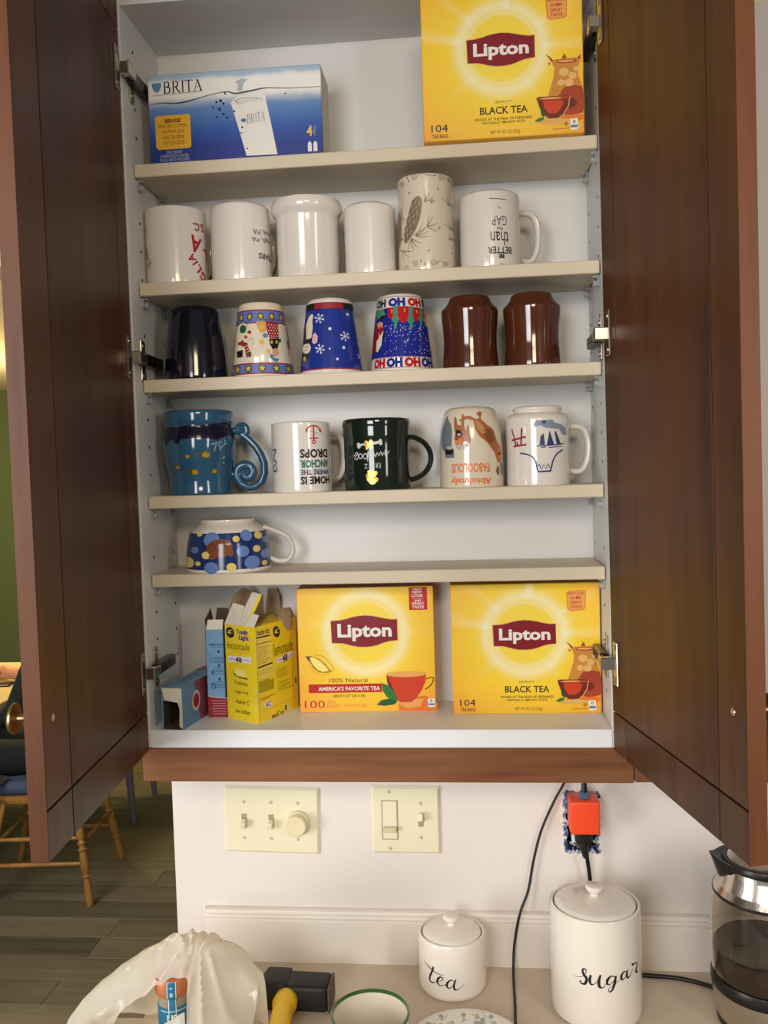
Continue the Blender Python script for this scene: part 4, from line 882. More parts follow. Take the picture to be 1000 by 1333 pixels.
# row D
GD = 'mugs on the second lowest shelf'
m_sea = glaze('sea_blue_glaze', (44, 88, 120), 0.12, 0.15, 25)
mg = Mug('big sea-blue mug with painted fish and a curled scroll handle', 'D', 0.0665, [(0.0485, 0), (0.0500, 0.003), (0.0485, 0.018), (0.0500, 0.032), (0.0550, 0.055), (0.0575, 0.078), (0.0565, 0.092), (0.0535, 0.102), (0.0530, 0.108), (0.0545, 0.113), (0.0550, 0.124), (0.0540, 0.129), (0.0520, 0.130)], m_sea, y=0.060, inverted=False, group=GD, n=64)
d = radians(98); D = Vector((sin(d), -cos(d), 0)); tg = Vector((cos(d), sin(d), 0))
def sp(cx, cz, r0, r1, a0, a1, n): return [D*(cx+(r0+(r1-r0)*k/n)*cos(a0+(a1-a0)*k/n))+Vector((0, 0, cz+(r0+(r1-r0)*k/n)*sin(a0+(a1-a0)*k/n))) for k in range(n+1)]
b = B()
# lower scroll winds outward, runs along the bow and curls in at the top
pts = sp(0.0720, 0.0320, 0.002, 0.0165, radians(90-720), radians(-150), 30)
pts += [D*q+Vector((0, 0, z)) for q, z in ((0.064, 0.014), (0.074, 0.0085), (0.085, 0.0095), (0.095, 0.017), (0.1005, 0.030), (0.1005, 0.046), (0.096, 0.060), (0.088, 0.073), (0.077, 0.085), (0.067, 0.093))]
tube(b, pts, [0.0030]+[0.0052]*2+[0.0070]*5+[0.0060]*3, 12, rad2=0.0072, bin_=tg)
tube(b, sp(0.0670, 0.1000, 0.0095, 0.0015, radians(-100), radians(-100+620), 24), [0.0060, 0.0050, 0.0032], 12, rad2=0.0070, bin_=tg)
obj('handle', b, m_sea, mg.t, smooth=True)
b = B(); tube(b, [D*0.050+Vector((0, 0, 0.0985)), D*0.0655+Vector((0, 0, 0.0985))], 0.0058, 12); tube(b, [D*0.049+Vector((0, 0, 0.0300)), D*0.064+Vector((0, 0, 0.0300))], 0.0060, 12); obj('handle_joint', b, m_sea, mg.t, smooth=True)
c = mg.crop(50, 705, 50, 758); P = Print(c); m_seaweed = ink('dark_seaweed', (26, 24, 44), 0.15)
P.poly([(52, 190), (110, 180), (150, 192), (220, 185), (300, 172), (400, 176), (480, 170), (560, 160), (630, 158), (665, 170), (690, 210), (702, 260), (698, 310), (660, 270), (600, 270), (560, 298), (500, 300), (440, 290), (360, 285), (280, 290), (220, 290), (200, 330), (170, 325), (150, 290), (120, 300), (90, 340), (70, 300), (52, 290)], m_seaweed, 1)
m_fish = ink('fish_gold', (190, 142, 40)); m_olv = ink('fish_olive', (70, 88, 44))
for x, y, s in ((420, 420, 1.3), (315, 562, 1.2), (262, 432, 0.7), (160, 520, 0.7), (505, 560, 0.9)):
    P.disc(x, y, 38*s, m_olv, 1, 28*s, 12); P.disc(x+8*s, y+4*s, 26*s, m_fish, 2, 18*s, 10); P.poly([(x-30*s, y), (x-62*s, y-20*s), (x-58*s, y+22*s)], m_olv, 1); P.disc(x+20*s, y-3*s, 4*s, m_drk, 3, n=6)
for a, bq in (((480, 340), (560, 320)), ((500, 400), (520, 340)), ((540, 340), (560, 390)), ((590, 300), (610, 340)), ((560, 370), (600, 330)), ((575, 460), (600, 440)), ((580, 490), (600, 500))): P.stroke([a, bq], 0.0014, ink('shell_blue', (166, 182, 194)), 1)
P.stroke([(690, 380), (700, 440), (685, 500)], 0.0012, m_olv, 1, 3)
mg.done(P)
mg = Mug('white mug upside down with a red anchor above stacked blue, green and black lettering', 'D', 0.2310, cyl(0.0458, 0.0458, 0.1065, 0.005), m_china, group=GD); mg.handle(radians(128), 0.020, 0.088, 0.030, 0.0046, 0.0070)
c = mg.crop(640, 905, 160, 488); P = Print(c); m_anc = ink('anchor_red', (196, 40, 46)); m_tl = ink('teal', (34, 110, 100)); m_nv = ink('lettering_navy', (36, 48, 110))
inv_text(P, 'HOME IS', 764, 415, 889, 453, m_kb, 2, 0.04); inv_text(P, 'WHERE THE', 766, 384, 888, 408, m_nv, 2, 0.03); inv_text(P, 'ANCHOR', 764, 338, 886, 376, m_tl, 2, 0.04); inv_text(P, 'DROPS', 764, 288, 884, 330, m_kb, 2, 0.04)
P.stroke([(827, 180), (827, 250)], 0.0022, m_anc, 2); P.disc(827, 256, 9, m_anc, 2, 11, 10); P.disc(827, 256, 4, m_china, 3, 5, 8); P.stroke([(808, 238), (846, 238)], 0.0018, m_anc, 2)
P.stroke([(795, 208), (805, 188), (827, 180), (848, 188), (858, 208)], 0.0022, m_anc, 2, 4); P.poly([(793, 192), (803, 204), (793, 214)], m_anc, 2); P.poly([(860, 192), (850, 204), (860, 214)], m_anc, 2); P.stroke([(812, 205), (842, 215), (818, 230)], 0.0007, m_anc, 3)
mg.done(P); P = Print(c)
P.stroke([(645, 290), (660, 288), (648, 330), (662, 345), (645, 375), (658, 388), (662, 365)], 0.0022, m_nv, 2, 4)
mg.done(P)
m_dgreen = glaze('dark_green_glaze', (22, 34, 28), 0.08)
mg = Mug('dark green mug upside down with gold paw print and white script', 'D', 0.3485, [(0.0505, 0), (0.0510, 0.002), (0.0508, 0.040), (0.0508, 0.080), (0.0522, 0.0860), (0.0516, 0.0885), (0.0524, 0.0915), (0.0518, 0.0940), (0.0528, 0.0975), (0.0530, 0.1030), (0.0522, 0.1065), (0.0500, 0.1080)], m_dgreen, y=0.056, group=GD, sm=False, n=64)
mg.handle(radians(100), 0.014, 0.080, 0.0330, 0.0042, 0.0060, shape='c')
c = mg.crop(60, 700, 55, 770); P = Print(c); m_gld = mat('gold_foil', (214, 160, 70), 0.25, 0.9); m_gpale = ink('print_pale', (206, 206, 200))
P.poly([(195, 300), (215, 295), (228, 308), (330, 298), (400, 282), (408, 266), (425, 266), (432, 290), (432, 320), (415, 330), (400, 312), (330, 322), (232, 328), (225, 350), (205, 356), (196, 335)], m_gpale, 2)
P.poly([(262, 285), (290, 275), (300, 300), (325, 270), (348, 290), (340, 350), (318, 366), (310, 330), (292, 370), (276, 365)], m_gld, 3)
inv_text(P, 'FUR', 360, 500, 412, 550, m_gpale, 2); inv_text(P, 'Z', 258, 508, 290, 552, m_gpale, 2)
# script lettering, upside down: a running hand
def script(P, pts, w, m, L=2): P.stroke(pts, w, m, L, 4)
script(P, [(495, 385), (470, 420), (455, 375), (470, 460), (445, 400), (430, 430), (415, 390), (400, 430), (380, 400), (365, 440), (350, 400)], 0.0011, m_gpale)
script(P, [(290, 480), (300, 380), (285, 440), (265, 460), (250, 430), (270, 405), (290, 430)], 0.0014, m_gpale); script(P, [(245, 430), (225, 455), (208, 430), (225, 405), (245, 428)], 0.0014, m_gpale); script(P, [(205, 400), (180, 430), (170, 455), (190, 460), (205, 430), (190, 390), (160, 430)], 0.0014, m_gpale)
for x, y, rx, ry in ((330, 610, 42, 34), (285, 625, 16, 22), (300, 590, 14, 20), (365, 600, 16, 22), (330, 680, 34, 30), (300, 660, 22, 24), (365, 665, 22, 22)): P.disc(x, y, rx, m_gld, 2, ry, 14)
mg.done(P)
m_crmg = glaze('cream_glaze', (226, 214, 192), 0.14)
mg = Mug('cream mug upside down with painted dogs and orange lettering', 'D', 0.4935, [(0.0475, 0), (0.0486, 0.003), (0.0486, 0.025), (0.0480, 0.060), (0.0460, 0.085), (0.0420, 0.106), (0.0375, 0.116), (0.0325, 0.1195), (0.0290, 0.1205)], m_crmg, y=0.056, group=GD); mg.handle(radians(160), 0.022, 0.084, 0.024)
def cd(x, y):
    t = (1205-y)/(1205-65); rr = mg.r(t*mg.h)/mg.R; xc = 485-(y-600)*0.02*0; return (mg.U((x-xc)/(440*rr)), t*mg.h)
P = Print(cd); m_org = ink('lettering_orange', (224, 130, 72)); m_dg = ink('dog_grey', (112, 126, 136)); m_db = ink('dog_brown', (172, 104, 58)); m_db2 = ink('dog_brown_dark', (132, 78, 44)); m_dgy2 = ink('dog_pale', (186, 180, 168))
inv_text(P, 'Absolutely', 212, 1045, 745, 1165, m_org, 2, 0.03); inv_text(P, 'FABOOLOUS', 222, 862, 725, 995, m_org, 2, 0.03)
P.poly([(150, 230), (180, 175), (190, 240), (225, 300), (240, 400), (230, 560), (225, 630), (255, 660), (262, 780), (140, 785), (132, 700), (98, 640), (90, 520), (100, 380)], m_dg, 2); P.poly([(140, 690), (160, 630), (230, 640), (250, 690), (235, 735), (140, 735)], m_drk, 3); P.disc(200, 640, 45, m_dgy2, 4, 26)
P.poly([(270, 220), (290, 200), (305, 240), (310, 320), (360, 330), (375, 180), (395, 165), (405, 230), (400, 340), (430, 420), (440, 330), (455, 330), (470, 440), (488, 540), (470, 590), (420, 560), (390, 560), (350, 640), (330, 685), (290, 640), (275, 560), (260, 510), (285, 450), (268, 400)], m_db, 2)
P.poly([(300, 390), (350, 400), (380, 460), (340, 500), (280, 480)], m_drk, 3); P.disc(330, 460, 26, m_dgy2, 4, 20); P.poly([(280, 600), (360, 590), (340, 680), (310, 670)], m_dgy2, 3); P.disc(385, 640, 20, m_dgy2, 3, 40); P.disc(430, 610, 24, m_dgy2, 3, 30); P.disc(325, 555, 50, m_org, 3, 36); P.disc(300, 520, 10, m_drk, 4, 14)
P.poly([(330, 260), (420, 200), (490, 205), (560, 250), (610, 230), (565, 170), (600, 140), (640, 150), (620, 240), (700, 330), (790, 400), (830, 560), (870, 640), (900, 720), (870, 870), (835, 850), (800, 730), (700, 580), (600, 490), (545, 380), (525, 270), (450, 245), (340, 275)], m_db, 2); P.poly([(640, 380), (760, 400), (810, 540), (740, 600), (680, 520)], m_db2, 3); P.poly([(560, 260), (640, 330), (700, 440), (640, 460), (570, 380)], ink('dog_tan', (196, 142, 92)), 3)
P.poly([(840, 640), (880, 640), (905, 740), (880, 830), (840, 820)], m_org, 4); P.disc(862, 740, 16, m_drk, 5, 20); P.poly([(810, 980), (835, 900), (855, 960), (850, 1050), (820, 1020)], m_db2, 3); P.poly([(870, 880), (900, 860), (915, 1000), (880, 1050)], m_dg, 3)
mg.done(P)
mg = Mug('white stoneware mug upside down with blue sailboats, red fence and handle on the right', 'D', 0.5945, [(0.0470, 0), (0.0478, 0.003), (0.0474, 0.030), (0.0474, 0.070), (0.0482, 0.094), (0.0470, 0.1015), (0.0420, 0.1065), (0.0368, 0.1085), (0.0362, 0.1110), (0.0372, 0.1140), (0.0365, 0.1165), (0.0340, 0.1175)], m_china, y=0.056, group=GD)
mg.handle(radians(100), 0.020, 0.086, 0.0300, 0.0046, 0.0070)
c = lambda x, y: (mg.U((x-365)/340), (890-y)/(890-60)*mg.h); P = Print(c); m_fn = ink('fence_red', (142, 50, 40)); m_sail = ink('sail_blue', (52, 62, 112)); m_cld = ink('cloud_grey', (132, 144, 160))
for a in ([(100, 290), (125, 400), (140, 480)], [(205, 285), (190, 470)], [(95, 410), (245, 380)], [(112, 475), (250, 460)], [(150, 430), (160, 470)]): P.stroke(a, 0.0028, m_fn, 2)
P.poly([(330, 250), (350, 215), (430, 215), (520, 210), (540, 240), (620, 265), (655, 300), (670, 370), (625, 370), (590, 310), (500, 300), (440, 290), (400, 265), (335, 280)], m_cld, 1); P.disc(435, 235, 22, m_sail, 2, 16)
P.poly([(385, 470), (395, 380), (430, 350), (440, 470)], m_sail, 2); P.poly([(460, 470), (490, 320), (535, 470)], m_sail, 2); P.poly([(540, 330), (555, 330), (605, 460), (560, 460)], m_sail, 2); P.stroke([(355, 480), (440, 478), (635, 462)], 0.0016, m_sail, 2); P.stroke([(400, 495), (450, 492)], 0.0014, m_sail, 2); P.stroke([(480, 498), (610, 488)], 0.0014, m_sail, 2)
P.stroke([(180, 548), (260, 565), (315, 600), (345, 660), (360, 740)], 0.0022, m_sail, 2, 4); P.stroke([(625, 522), (560, 570), (520, 640), (490, 745)], 0.0024, m_sail, 2, 4); P.stroke([(360, 745), (490, 742)], 0.0024, m_sail, 2); P.stroke([(360, 680), (375, 670), (400, 720), (425, 670), (445, 715), (468, 665), (485, 710)], 0.0018, m_sail, 2)
mg.done(P)
# the soup mug on its own shelf
mg = Mug('wide white soup mug upside down with a navy polka-dot band and a brown bear', 'E', 0.1055, [(0.0655, 0), (0.0668, 0.0015), (0.0668, 0.006), (0.0660, 0.025), (0.0635, 0.045), (0.0590, 0.062), (0.0510, 0.070), (0.0440, 0.0740), (0.0425, 0.0770), (0.0420, 0.0800), (0.0395, 0.0805)], m_china, y=0.0655, group=None, n=64, name='soup_mug', sm=False)
mg.handle(radians(98), 0.012, 0.060, 0.034, 0.0040, 0.0085, pts=[(0.064, 0.0165), (0.080, 0.0105), (0.094, 0.0125), (0.1015, 0.024), (0.1000, 0.038), (0.092, 0.050), (0.078, 0.0575), (0.056, 0.066)])
m_dot = ink('dot_navy', (30, 52, 104), 0.15); m_db_ = ink('dot_blue', (104, 134, 192), 0.15); m_dy = ink('dot_yellow', (232, 206, 116), 0.15); m_bear = ink('bear_brown', (126, 72, 48), 0.15); m_bear2 = ink('bear_line', (92, 50, 34), 0.15)
c = lambda x, y: (mg.U((x-412)/177), (345-y)/(345-98)*mg.h*1.0); P = Print(c); ring(P, mg, 0.0055, 0.0610, m_dot, 1)
for x, y, r, m in ((340, 185, 34, m_db_), (285, 160, 12, m_dy), (445, 186, 15, m_dy), (492, 172, 26, m_db_), (545, 176, 18, m_dy), (470, 245, 26, m_db_), (528, 238, 16, m_dy), (272, 235, 16, m_db_), (245, 295, 26, m_dy), (287, 298, 11, m_dy), (340, 318, 28, m_db_), (320, 258, 18, m_dy), (420, 316, 20, m_dy), (505, 300, 32, m_db_), (566, 266, 22, m_db_), (556, 310, 12, m_dy), (572, 200, 14, m_db_)): P.disc(x, y, r, m, 2, r*1.0, 18)
P.disc(375, 226, 55, m_bear, 4, 42, 24); P.disc(345, 266, 14, m_bear, 4, 14); P.disc(420, 250, 14, m_bear, 4, 16); P.stroke([(350, 222), (372, 200), (400, 220), (392, 240)], 0.0010, m_bear2, 5, 4); P.stroke([(330, 226), (345, 205), (372, 240)], 0.0010, m_bear2, 5, 4)
mg.done(P)
# ---------------------------------------------------------------- wall plates
m_plate = mat('ivory_plastic', (228, 222, 192), 0.35); m_plate2 = mat('ivory_dial', (224, 214, 176), 0.32); m_seam = mat('plate_seam', (160, 150, 118), 0.7); m_screw = mat('painted_screw', (214, 208, 184), 0.35, 0.3)
def plate(label, x0, x1, z0, z1, roll):
    t = thing('switch_plate', label, 'switch plate', ((x0+x1)/2, YW, (z0+z1)/2), 0, 'ivory switch plates on the wall'); t.rotation_euler = (0, roll, 0)
    w, h = (x1-x0)/2, (z1-z0)/2; bm = B(); a = [bm.verts.new((sx*w, 0, sz*h)) for sx, sz in ((-1, -1), (1, -1), (1, 1), (-1, 1))]; a2 = [bm.verts.new((sx*w, -0.0015, sz*h)) for sx, sz in ((-1, -1), (1, -1), (1, 1), (-1, 1))]
    b = [bm.verts.new((sx*(w-0.004), -0.0055, sz*(h-0.004))) for sx, sz in ((-1, -1), (1, -1), (1, 1), (-1, 1))]
    for p, q in ((a, a2), (a2, b)):
        for i in range(4): bm.faces.new((p[i], p[(i+1) % 4], q[(i+1) % 4], q[i]))
    bm.faces.new(b); bm.faces.new(a[::-1]); bmesh.ops.recalc_face_normals(bm, faces=bm.faces)
    obj('plate', bm, m_plate, t); return t
def pscrew(t, x, z, a=0.0):
    bm = B(); lathe(bm, [(0, 0.0011), (0.0022, 0.0009), (0.0032, 0)], 12); box(bm, -0.0028, 0.0028, -0.0004, 0.0004, 0.0006, 0.00125, mi=1)
    bmesh.ops.transform(bm, matrix=Matrix.Translation((x, -0.0054, z)) @ Matrix.Rotation(a, 4, 'Y') @ Matrix.Rotation(pi/2, 4, 'X'), verts=bm.verts); obj('screw', bm, [m_screw, m_seam], t)
def toggle(t, x, z, up):
    bm = B(); box(bm, x-0.0054, x+0.0054, -0.0060, -0.0050, z-0.0122, z+0.0122, 0.0004); box(bm, x-0.0046, x+0.0046, -0.00615, -0.0058, z-0.0114, z+0.0114, mi=1); ts = obj('switch', bm, [m_plate, m_seam], t)
    bm = B(); box(bm, -0.0042, 0.0042, -0.0125, 0, -0.0055, 0.0075, 0.0012); bmesh.ops.transform(bm, matrix=Matrix.Translation((x, -0.0055, z-(0.0025 if not up else -0.0025))) @ Matrix.Rotation(radians(24 if not up else -24), 4, 'X'), verts=bm.verts); obj('toggle', bm, m_plate, ts)
t = plate('three-gang ivory switch plate with two toggles and a round dimmer dial', 0.0605, 0.2245, -0.2605, -0.1465, radians(1.2))
for x in (-0.0470, -0.0005): toggle(t, x, -0.001, False)
for x in (-0.0470, -0.0005, 0.0455):
    for z in (-0.031, 0.031): pscrew(t, x, z, 0.5+x*20)
bm = B(); lathe(bm, [(0.0205, 0), (0.0203, 0.006), (0.0180, 0.0075), (0.0172, 0.0190), (0.0155, 0.0205), (0.0120, 0.0203), (0, 0.0200)], 40)
bmesh.ops.transform(bm, matrix=Matrix.Translation((0.0455, -0.0052, -0.002)) @ Matrix.Rotation(pi/2, 4, 'X'), verts=bm.verts); obj('dimmer_dial', bm, m_plate2, t, smooth=True)
t = plate('two-gang ivory switch plate with a slide dimmer and one toggle', 0.3130, 0.4275, -0.2585, -0.1440, radians(0.3))
bm = B(); box(bm, -0.0405, -0.0130, -0.0062, -0.0050, -0.0330, 0.0335, mi=0); box(bm, -0.0385, -0.0150, -0.0068, -0.0055, -0.0315, 0.0320, 0.0006, mi=1); s_ = obj('slide_dimmer', bm, [m_seam, m_plate], t)
bm = B(); box(bm, -0.0380, -0.0150, -0.0145, -0.0060, -0.0185, -0.0100, 0.0015); obj('slider', bm, mat('ivory_slider', (206, 196, 154), 0.4), s_)
for z in (-0.0480, 0.0480): pscrew(t, -0.0270, z, 0.7)
toggle(t, 0.0250, 0.001, True)
for z in (-0.029, 0.029): pscrew(t, 0.0250, z, 1.2)

# ---------------------------------------------------------------- opened outlet, charger, cables
t = thing('wall_outlet', 'white outlet in a ragged uncovered hole with blue box edges', 'outlet', (0.6585, YW, -0.204))
m_obox = mat('blue_outlet_box', (62, 90, 140), 0.5, var=0.35, vscale=90); m_dark = mat('hole_dark', (22, 22, 26), 0.9)
hw, hh = (hx1-hx0)/2, (hz1-hz0)/2
bm = B(); box(bm, -hw, hw, 0.048, 0.050, -hh, hh)
for a in ((-hw, -hw+0.002, -0.001, 0.05, -hh, hh), (hw-0.002, hw, -0.001, 0.05, -hh, hh), (-hw, hw, -0.001, 0.05, -hh, -hh+0.002), (-hw, hw, -0.001, 0.05, hh-0.002, hh)): box(bm, *a)
obj('box', bm, m_obox, t)
bm = B(); box(bm, -hw+0.002, hw-0.002, 0.0455, 0.0475, -hh+0.002, hh-0.002); obj('box_back', bm, m_dark, t)
def torn_mat():
    if 'blue_grey_torn_paper' in MATS: return MATS['blue_grey_torn_paper']
    m = mat('blue_grey_torn_paper', (120, 126, 140), 0.8); nt = m.node_tree; tc = nt.nodes.new('ShaderNodeTexCoord'); n = nt.nodes.new('ShaderNodeTexNoise'); n.inputs['Scale'].default_value = 110; n.inputs['Detail'].default_value = 3
    nt.links.new(tc.outputs['Object'], n.inputs['Vector']); c = ramp(nt, n.outputs['Fac'], [(0.36, lin((44, 48, 60))), (0.46, lin((96, 116, 160))), (0.54, lin((150, 152, 156))), (0.62, lin((228, 226, 222)))]); nt.links.new(c, nt.nodes['Principled BSDF'].inputs['Base Color']); return m
# torn rim of paper and plaster, in two tones
for nm, m, r0, r1, off, seed in (('torn_plaster', mat('torn_plaster', (226, 222, 216), 0.8), 0.0, 0.0075, 0.0012, 3), ('torn_paper', torn_mat(), -0.0065, 0.0035, 0.0018, 9)):
    random.seed(seed); bm = B(); per = []
    def edge(k, n): return k/n
    N = 22
    for side in range(4):
        for k in range(N):
            q = k/N*2-1; per.append([(q*hw, -hh, 0, -1), (hw, q*hh, 1, 0), (-q*hw, hh, 0, 1), (-hw, -q*hh, -1, 0)][side])
    A, C_ = [], []
    for (x, z, nx, nz) in per:
        j1, j2 = r1*(0.25+random.random()*0.85), r0*(0.2+random.random())
        A.append(bm.verts.new((x+nx*j1, -off*random.uniform(0.4, 1.3), z+nz*j1))); C_.append(bm.verts.new((x+nx*j2, -off*random.uniform(0.6, 2.0), z+nz*j2)))
    n = len(per)
    D_ = [bm.verts.new((v.co.x, 0.0, v.co.z)) for v in A]
    for k in range(n):
        k2 = (k+1) % n; bm.faces.new((A[k], A[k2], C_[k2], C_[k])); bm.faces.new((D_[k], D_[k2], A[k2], A[k]))
    bmesh.ops.recalc_face_normals(bm, faces=bm.faces); obj(nm, bm, m, t)
random.seed(11)
m_recw = mat('receptacle_white', (228, 226, 222), 0.4)
bm = B(); box(bm, -0.0165, 0.0165, -0.004, 0.028, -0.034, 0.034, 0.003, seg=2); obj('receptacle', bm, m_recw, t)
bm = B(); box(bm, -0.009, 0.009, 0.004, 0.006, -0.047, 0.047, 0.001); obj('yoke', bm, m_steel, t)
bm = B()
for k in range(14):
    x, z = random.uniform(-0.022, 0.022), random.choice((-1, 1))*random.uniform(0.034, 0.047); s_ = random.uniform(0.003, 0.007); sheet(bm, [(x, random.uniform(-0.003, 0.01), z), (x+s_, 0.001, z+s_*0.3), (x+s_*0.7, -0.002, z+s_), (x-s_*0.3, 0.003, z+s_*0.8)], 0.0006)
tag(obj('paper_scraps', bm, MATS['blue_grey_torn_paper'], t), kind='stuff')
t = thing('usb_charger', 'bright orange cube charger plugged into the uncovered outlet', 'charger', (0.6588, YW-0.0045, -0.1785))
m_or = mat('orange_plastic', (236, 74, 36), 0.35)
bm = B(); box(bm, -0.0235, 0.0235, -0.046, 0.0, -0.027, 0.027, 0.004, seg=3); obj('body', bm, m_or, t, smooth=True)
t = thing('usb_cable', 'thin black cable looping from the orange charger down onto the worktop', 'cable', (0, 0, 0))
m_cable = mat('black_cable', (20, 20, 24), 0.4)
bm = B(); tube(bm, [(0.6595, 0.101, -0.135), (0.6595, 0.102, -0.115), (0.657, 0.110, -0.075), (0.650, 0.116, -0.052), (0.641, 0.120, -0.068), (0.6345, 0.128, -0.125), (0.6150, 0.130, -0.165), (0.5930, 0.130, -0.214), (0.5790, 0.130, -0.265), (0.5690, 0.128, -0.315), (0.5540, 0.121, -0.352), (0.5440, 0.116, -0.400), (0.5410, 0.105, -0.434), (0.5400, 0.080, -0.4415), (0.5390, 0.020, -0.4418), (0.5375, -0.060, -0.4418), (0.5480, -0.160, -0.4418), (0.575, -0.26, -0.4418)], 0.0021, 10, smooth=6); obj('cord', bm, m_cable, t, smooth=True)
bm = B(); tube(bm, [(0.6595, 0.101, -0.140), (0.6595, 0.101, -0.130), (0.6595, 0.102, -0.113)], [0.0052, 0.0046, 0.0026], 10); obj('strain_relief', bm, m_black, t, smooth=True)
bm = B(); box(bm, 0.6525, 0.6665, 0.0965, 0.1060, -0.1515, -0.1380, 0.0015); obj('connector', bm, mat('blue_grey_plug', (70, 96, 116), 0.4), t)
t = thing('power_cord', 'black kettle cord with its plug under the orange charger', 'power cord', (0, 0, 0))
bm = B(); tube(bm, [(0.6600, 0.110, -0.232), (0.6630, 0.112, -0.250), (0.6680, 0.118, -0.290), (0.6730, 0.126, -0.350), (0.6800, 0.120, -0.415), (0.695, 0.113, -0.4375), (0.72, 0.108, -0.4405), (0.76, 0.104, -0.4405), (0.80, 0.099, -0.4405), (0.835, 0.085, -0.4405), (0.862, 0.066, -0.4395)], 0.0034, 10, smooth=6); obj('cord', bm, m_cable, t, smooth=True)
bm = B(); box(bm, 0.6455, 0.6725, 0.1080, 0.1335, -0.2300, -0.2060, 0.004, seg=2); tube(bm, [(0.659, 0.118, -0.226), (0.6595, 0.114, -0.240), (0.662, 0.112, -0.252)], [0.010, 0.0070, 0.0045], 10); obj('plug', bm, m_black, t, smooth=True)

# ---------------------------------------------------------------- canisters
m_canis = glaze('canister_glaze', (234, 226, 214), 0.2)
def canister(name, label, x, y, r, h, n=64):
    t = thing(name, label, 'canister', (x, y, ZC), 0, 'white lettered canisters')
    bm = B(); lathe(bm, smooth_prof([(r-0.012, 0.0), (r-0.005, 0.0012), (r-0.0012, 0.006), (r, 0.014), (r, h*0.5), (r, h-0.010), (r-0.0006, h-0.003), (r-0.0025, h), (r-0.0050, h-0.0008), (r-0.0058, h-0.006)], 4)+[(r-0.0058, 0.006), (0, 0.006)], n); bm.faces.new
    lathe(bm, [(0, 0.0), (r-0.012, 0.0)], n); obj('body', bm, m_canis, t, smooth=True)
    q = r-0.0072; bm = B(); lathe(bm, [(0, h-0.006), (q, h-0.006), (q+0.0004, h-0.0015), (q-0.001, h+0.0006), (q*0.85, h+0.0035), (q*0.55, h+0.0068), (q*0.28, h+0.0085), (0.0065, h+0.0095)]+[(0.0065, h+0.0095), (0.0066, h+0.0125), (0.0100, h+0.0155), (0.0130, h+0.0185), (0.0135, h+0.0215), (0.0115, h+0.0245), (0.0070, h+0.0258), (0, h+0.0262)], n); L = obj('lid', bm, m_canis, t, smooth=True)
    return t, r, h
def can_print(t, x, y, r, conv, draw):
    a0 = atan2(CAMX-x, y-CAMY); P = Print(lambda f, v: ((a0+asin(f))*r, v)); draw(P)
    P.build('print', t, lambda u, v, e: ((r+0.0002+e)*sin(u/r), -(r+0.0002+e)*cos(u/r), v), maxlen=0.004)
m_inkb = ink('brush_black', (28, 26, 26), 0.4)
x, y, r, h = 0.4430, 0.0715, 0.0535, 0.0900
t, _, _ = canister('canister', 'short white lidded canister lettered tea', x, y, r, h)
def tea_script(P):
    def q(px, py): return ((px-586)/132, (462-py)/(462-214)*0.0895+(px-586)*0.00000)
    # brush hand on a 1000x541 crop: downstrokes thick, hairlines thin
    def s(pts, w, sm=5): P.stroke([q(*p) for p in pts], w, m_inkb, 1, sm)
    s([(478, 302), (492, 315), (508, 324), (530, 334), (552, 336)], [0.0006, 0.0016, 0.0016, 0.0012, 0.0006])
    s([(514, 310), (507, 335), (499, 360), (500, 378), (510, 381), (522, 372)], [0.0034, 0.0034, 0.0030, 0.0022, 0.0008])
    s([(522, 372), (540, 363), (549, 352), (543, 345), (532, 353), (527, 370), (535, 383), (550, 380), (566, 368)], [0.0006, 0.0008, 0.0016, 0.0014, 0.0034, 0.0034, 0.0018, 0.0010, 0.0006])
    s([(590, 358), (578, 354), (566, 366), (563, 382), (572, 390), (586, 378), (594, 360)], [0.0010, 0.0016, 0.0032, 0.0032, 0.0014, 0.0010, 0.0010]); s([(597, 352), (590, 375), (592, 394), (604, 396), (618, 386), (628, 377)], [0.0024, 0.0030, 0.0030, 0.0012, 0.0008, 0.0005])
can_print(t, x, y, r, None, tea_script)
x, y, r, h = 0.6620, 0.0215, 0.0672, 0.1660
t, _, _ = canister('canister', 'tall white lidded canister lettered sugar', x, y, r, h, 72)
def sugar_script(P):
    def q(px, py): return ((px-413)/157, (905-py+(px-413)*0.0)/(905-478)*0.1640)
    def s(pts, w, sm=5): P.stroke([q(*p) for p in pts], w, m_inkb, 1, sm)
    s([(340, 694), (362, 690), (378, 672), (380, 656), (370, 658), (371, 674), (382, 692), (376, 712), (364, 714), (360, 704)], [0.0006, 0.0007, 0.0010, 0.0020, 0.0030, 0.0042, 0.0039, 0.0020, 0.0024])
    s([(396, 674), (392, 694), (396, 710), (408, 706), (420, 690), (426, 672)], [0.0030, 0.0042, 0.0028, 0.0010, 0.0008, 0.0010]); s([(428, 670), (422, 694), (424, 716), (436, 718), (448, 700)], [0.0026, 0.0042, 0.0039, 0.0012, 0.0006])
    s([(474, 680), (462, 676), (450, 690), (450, 706), (460, 706), (472, 692), (477, 676)], [0.0010, 0.0020, 0.0042, 0.0026, 0.0010, 0.0008, 0.0008]); s([(478, 676), (474, 702), (466, 728), (456, 736), (454, 724), (468, 712), (492, 694)], [0.0028, 0.0042, 0.0030, 0.0014, 0.0008, 0.0008, 0.0006])
    s([(514, 672), (504, 668), (496, 682), (498, 696), (508, 692), (516, 676)], [0.0010, 0.0022, 0.0042, 0.0026, 0.0010, 0.0008]); s([(517, 666), (514, 684), (518, 696), (528, 688), (534, 672)], [0.0026, 0.0042, 0.0028, 0.0010, 0.0007])
    s([(532, 648), (536, 656), (546, 654), (550, 664), (546, 684), (548, 696), (553, 692)], [0.0018, 0.0030, 0.0014, 0.0024, 0.0042, 0.0028, 0.0010])
can_print(t, x, y, r, None, sugar_script)

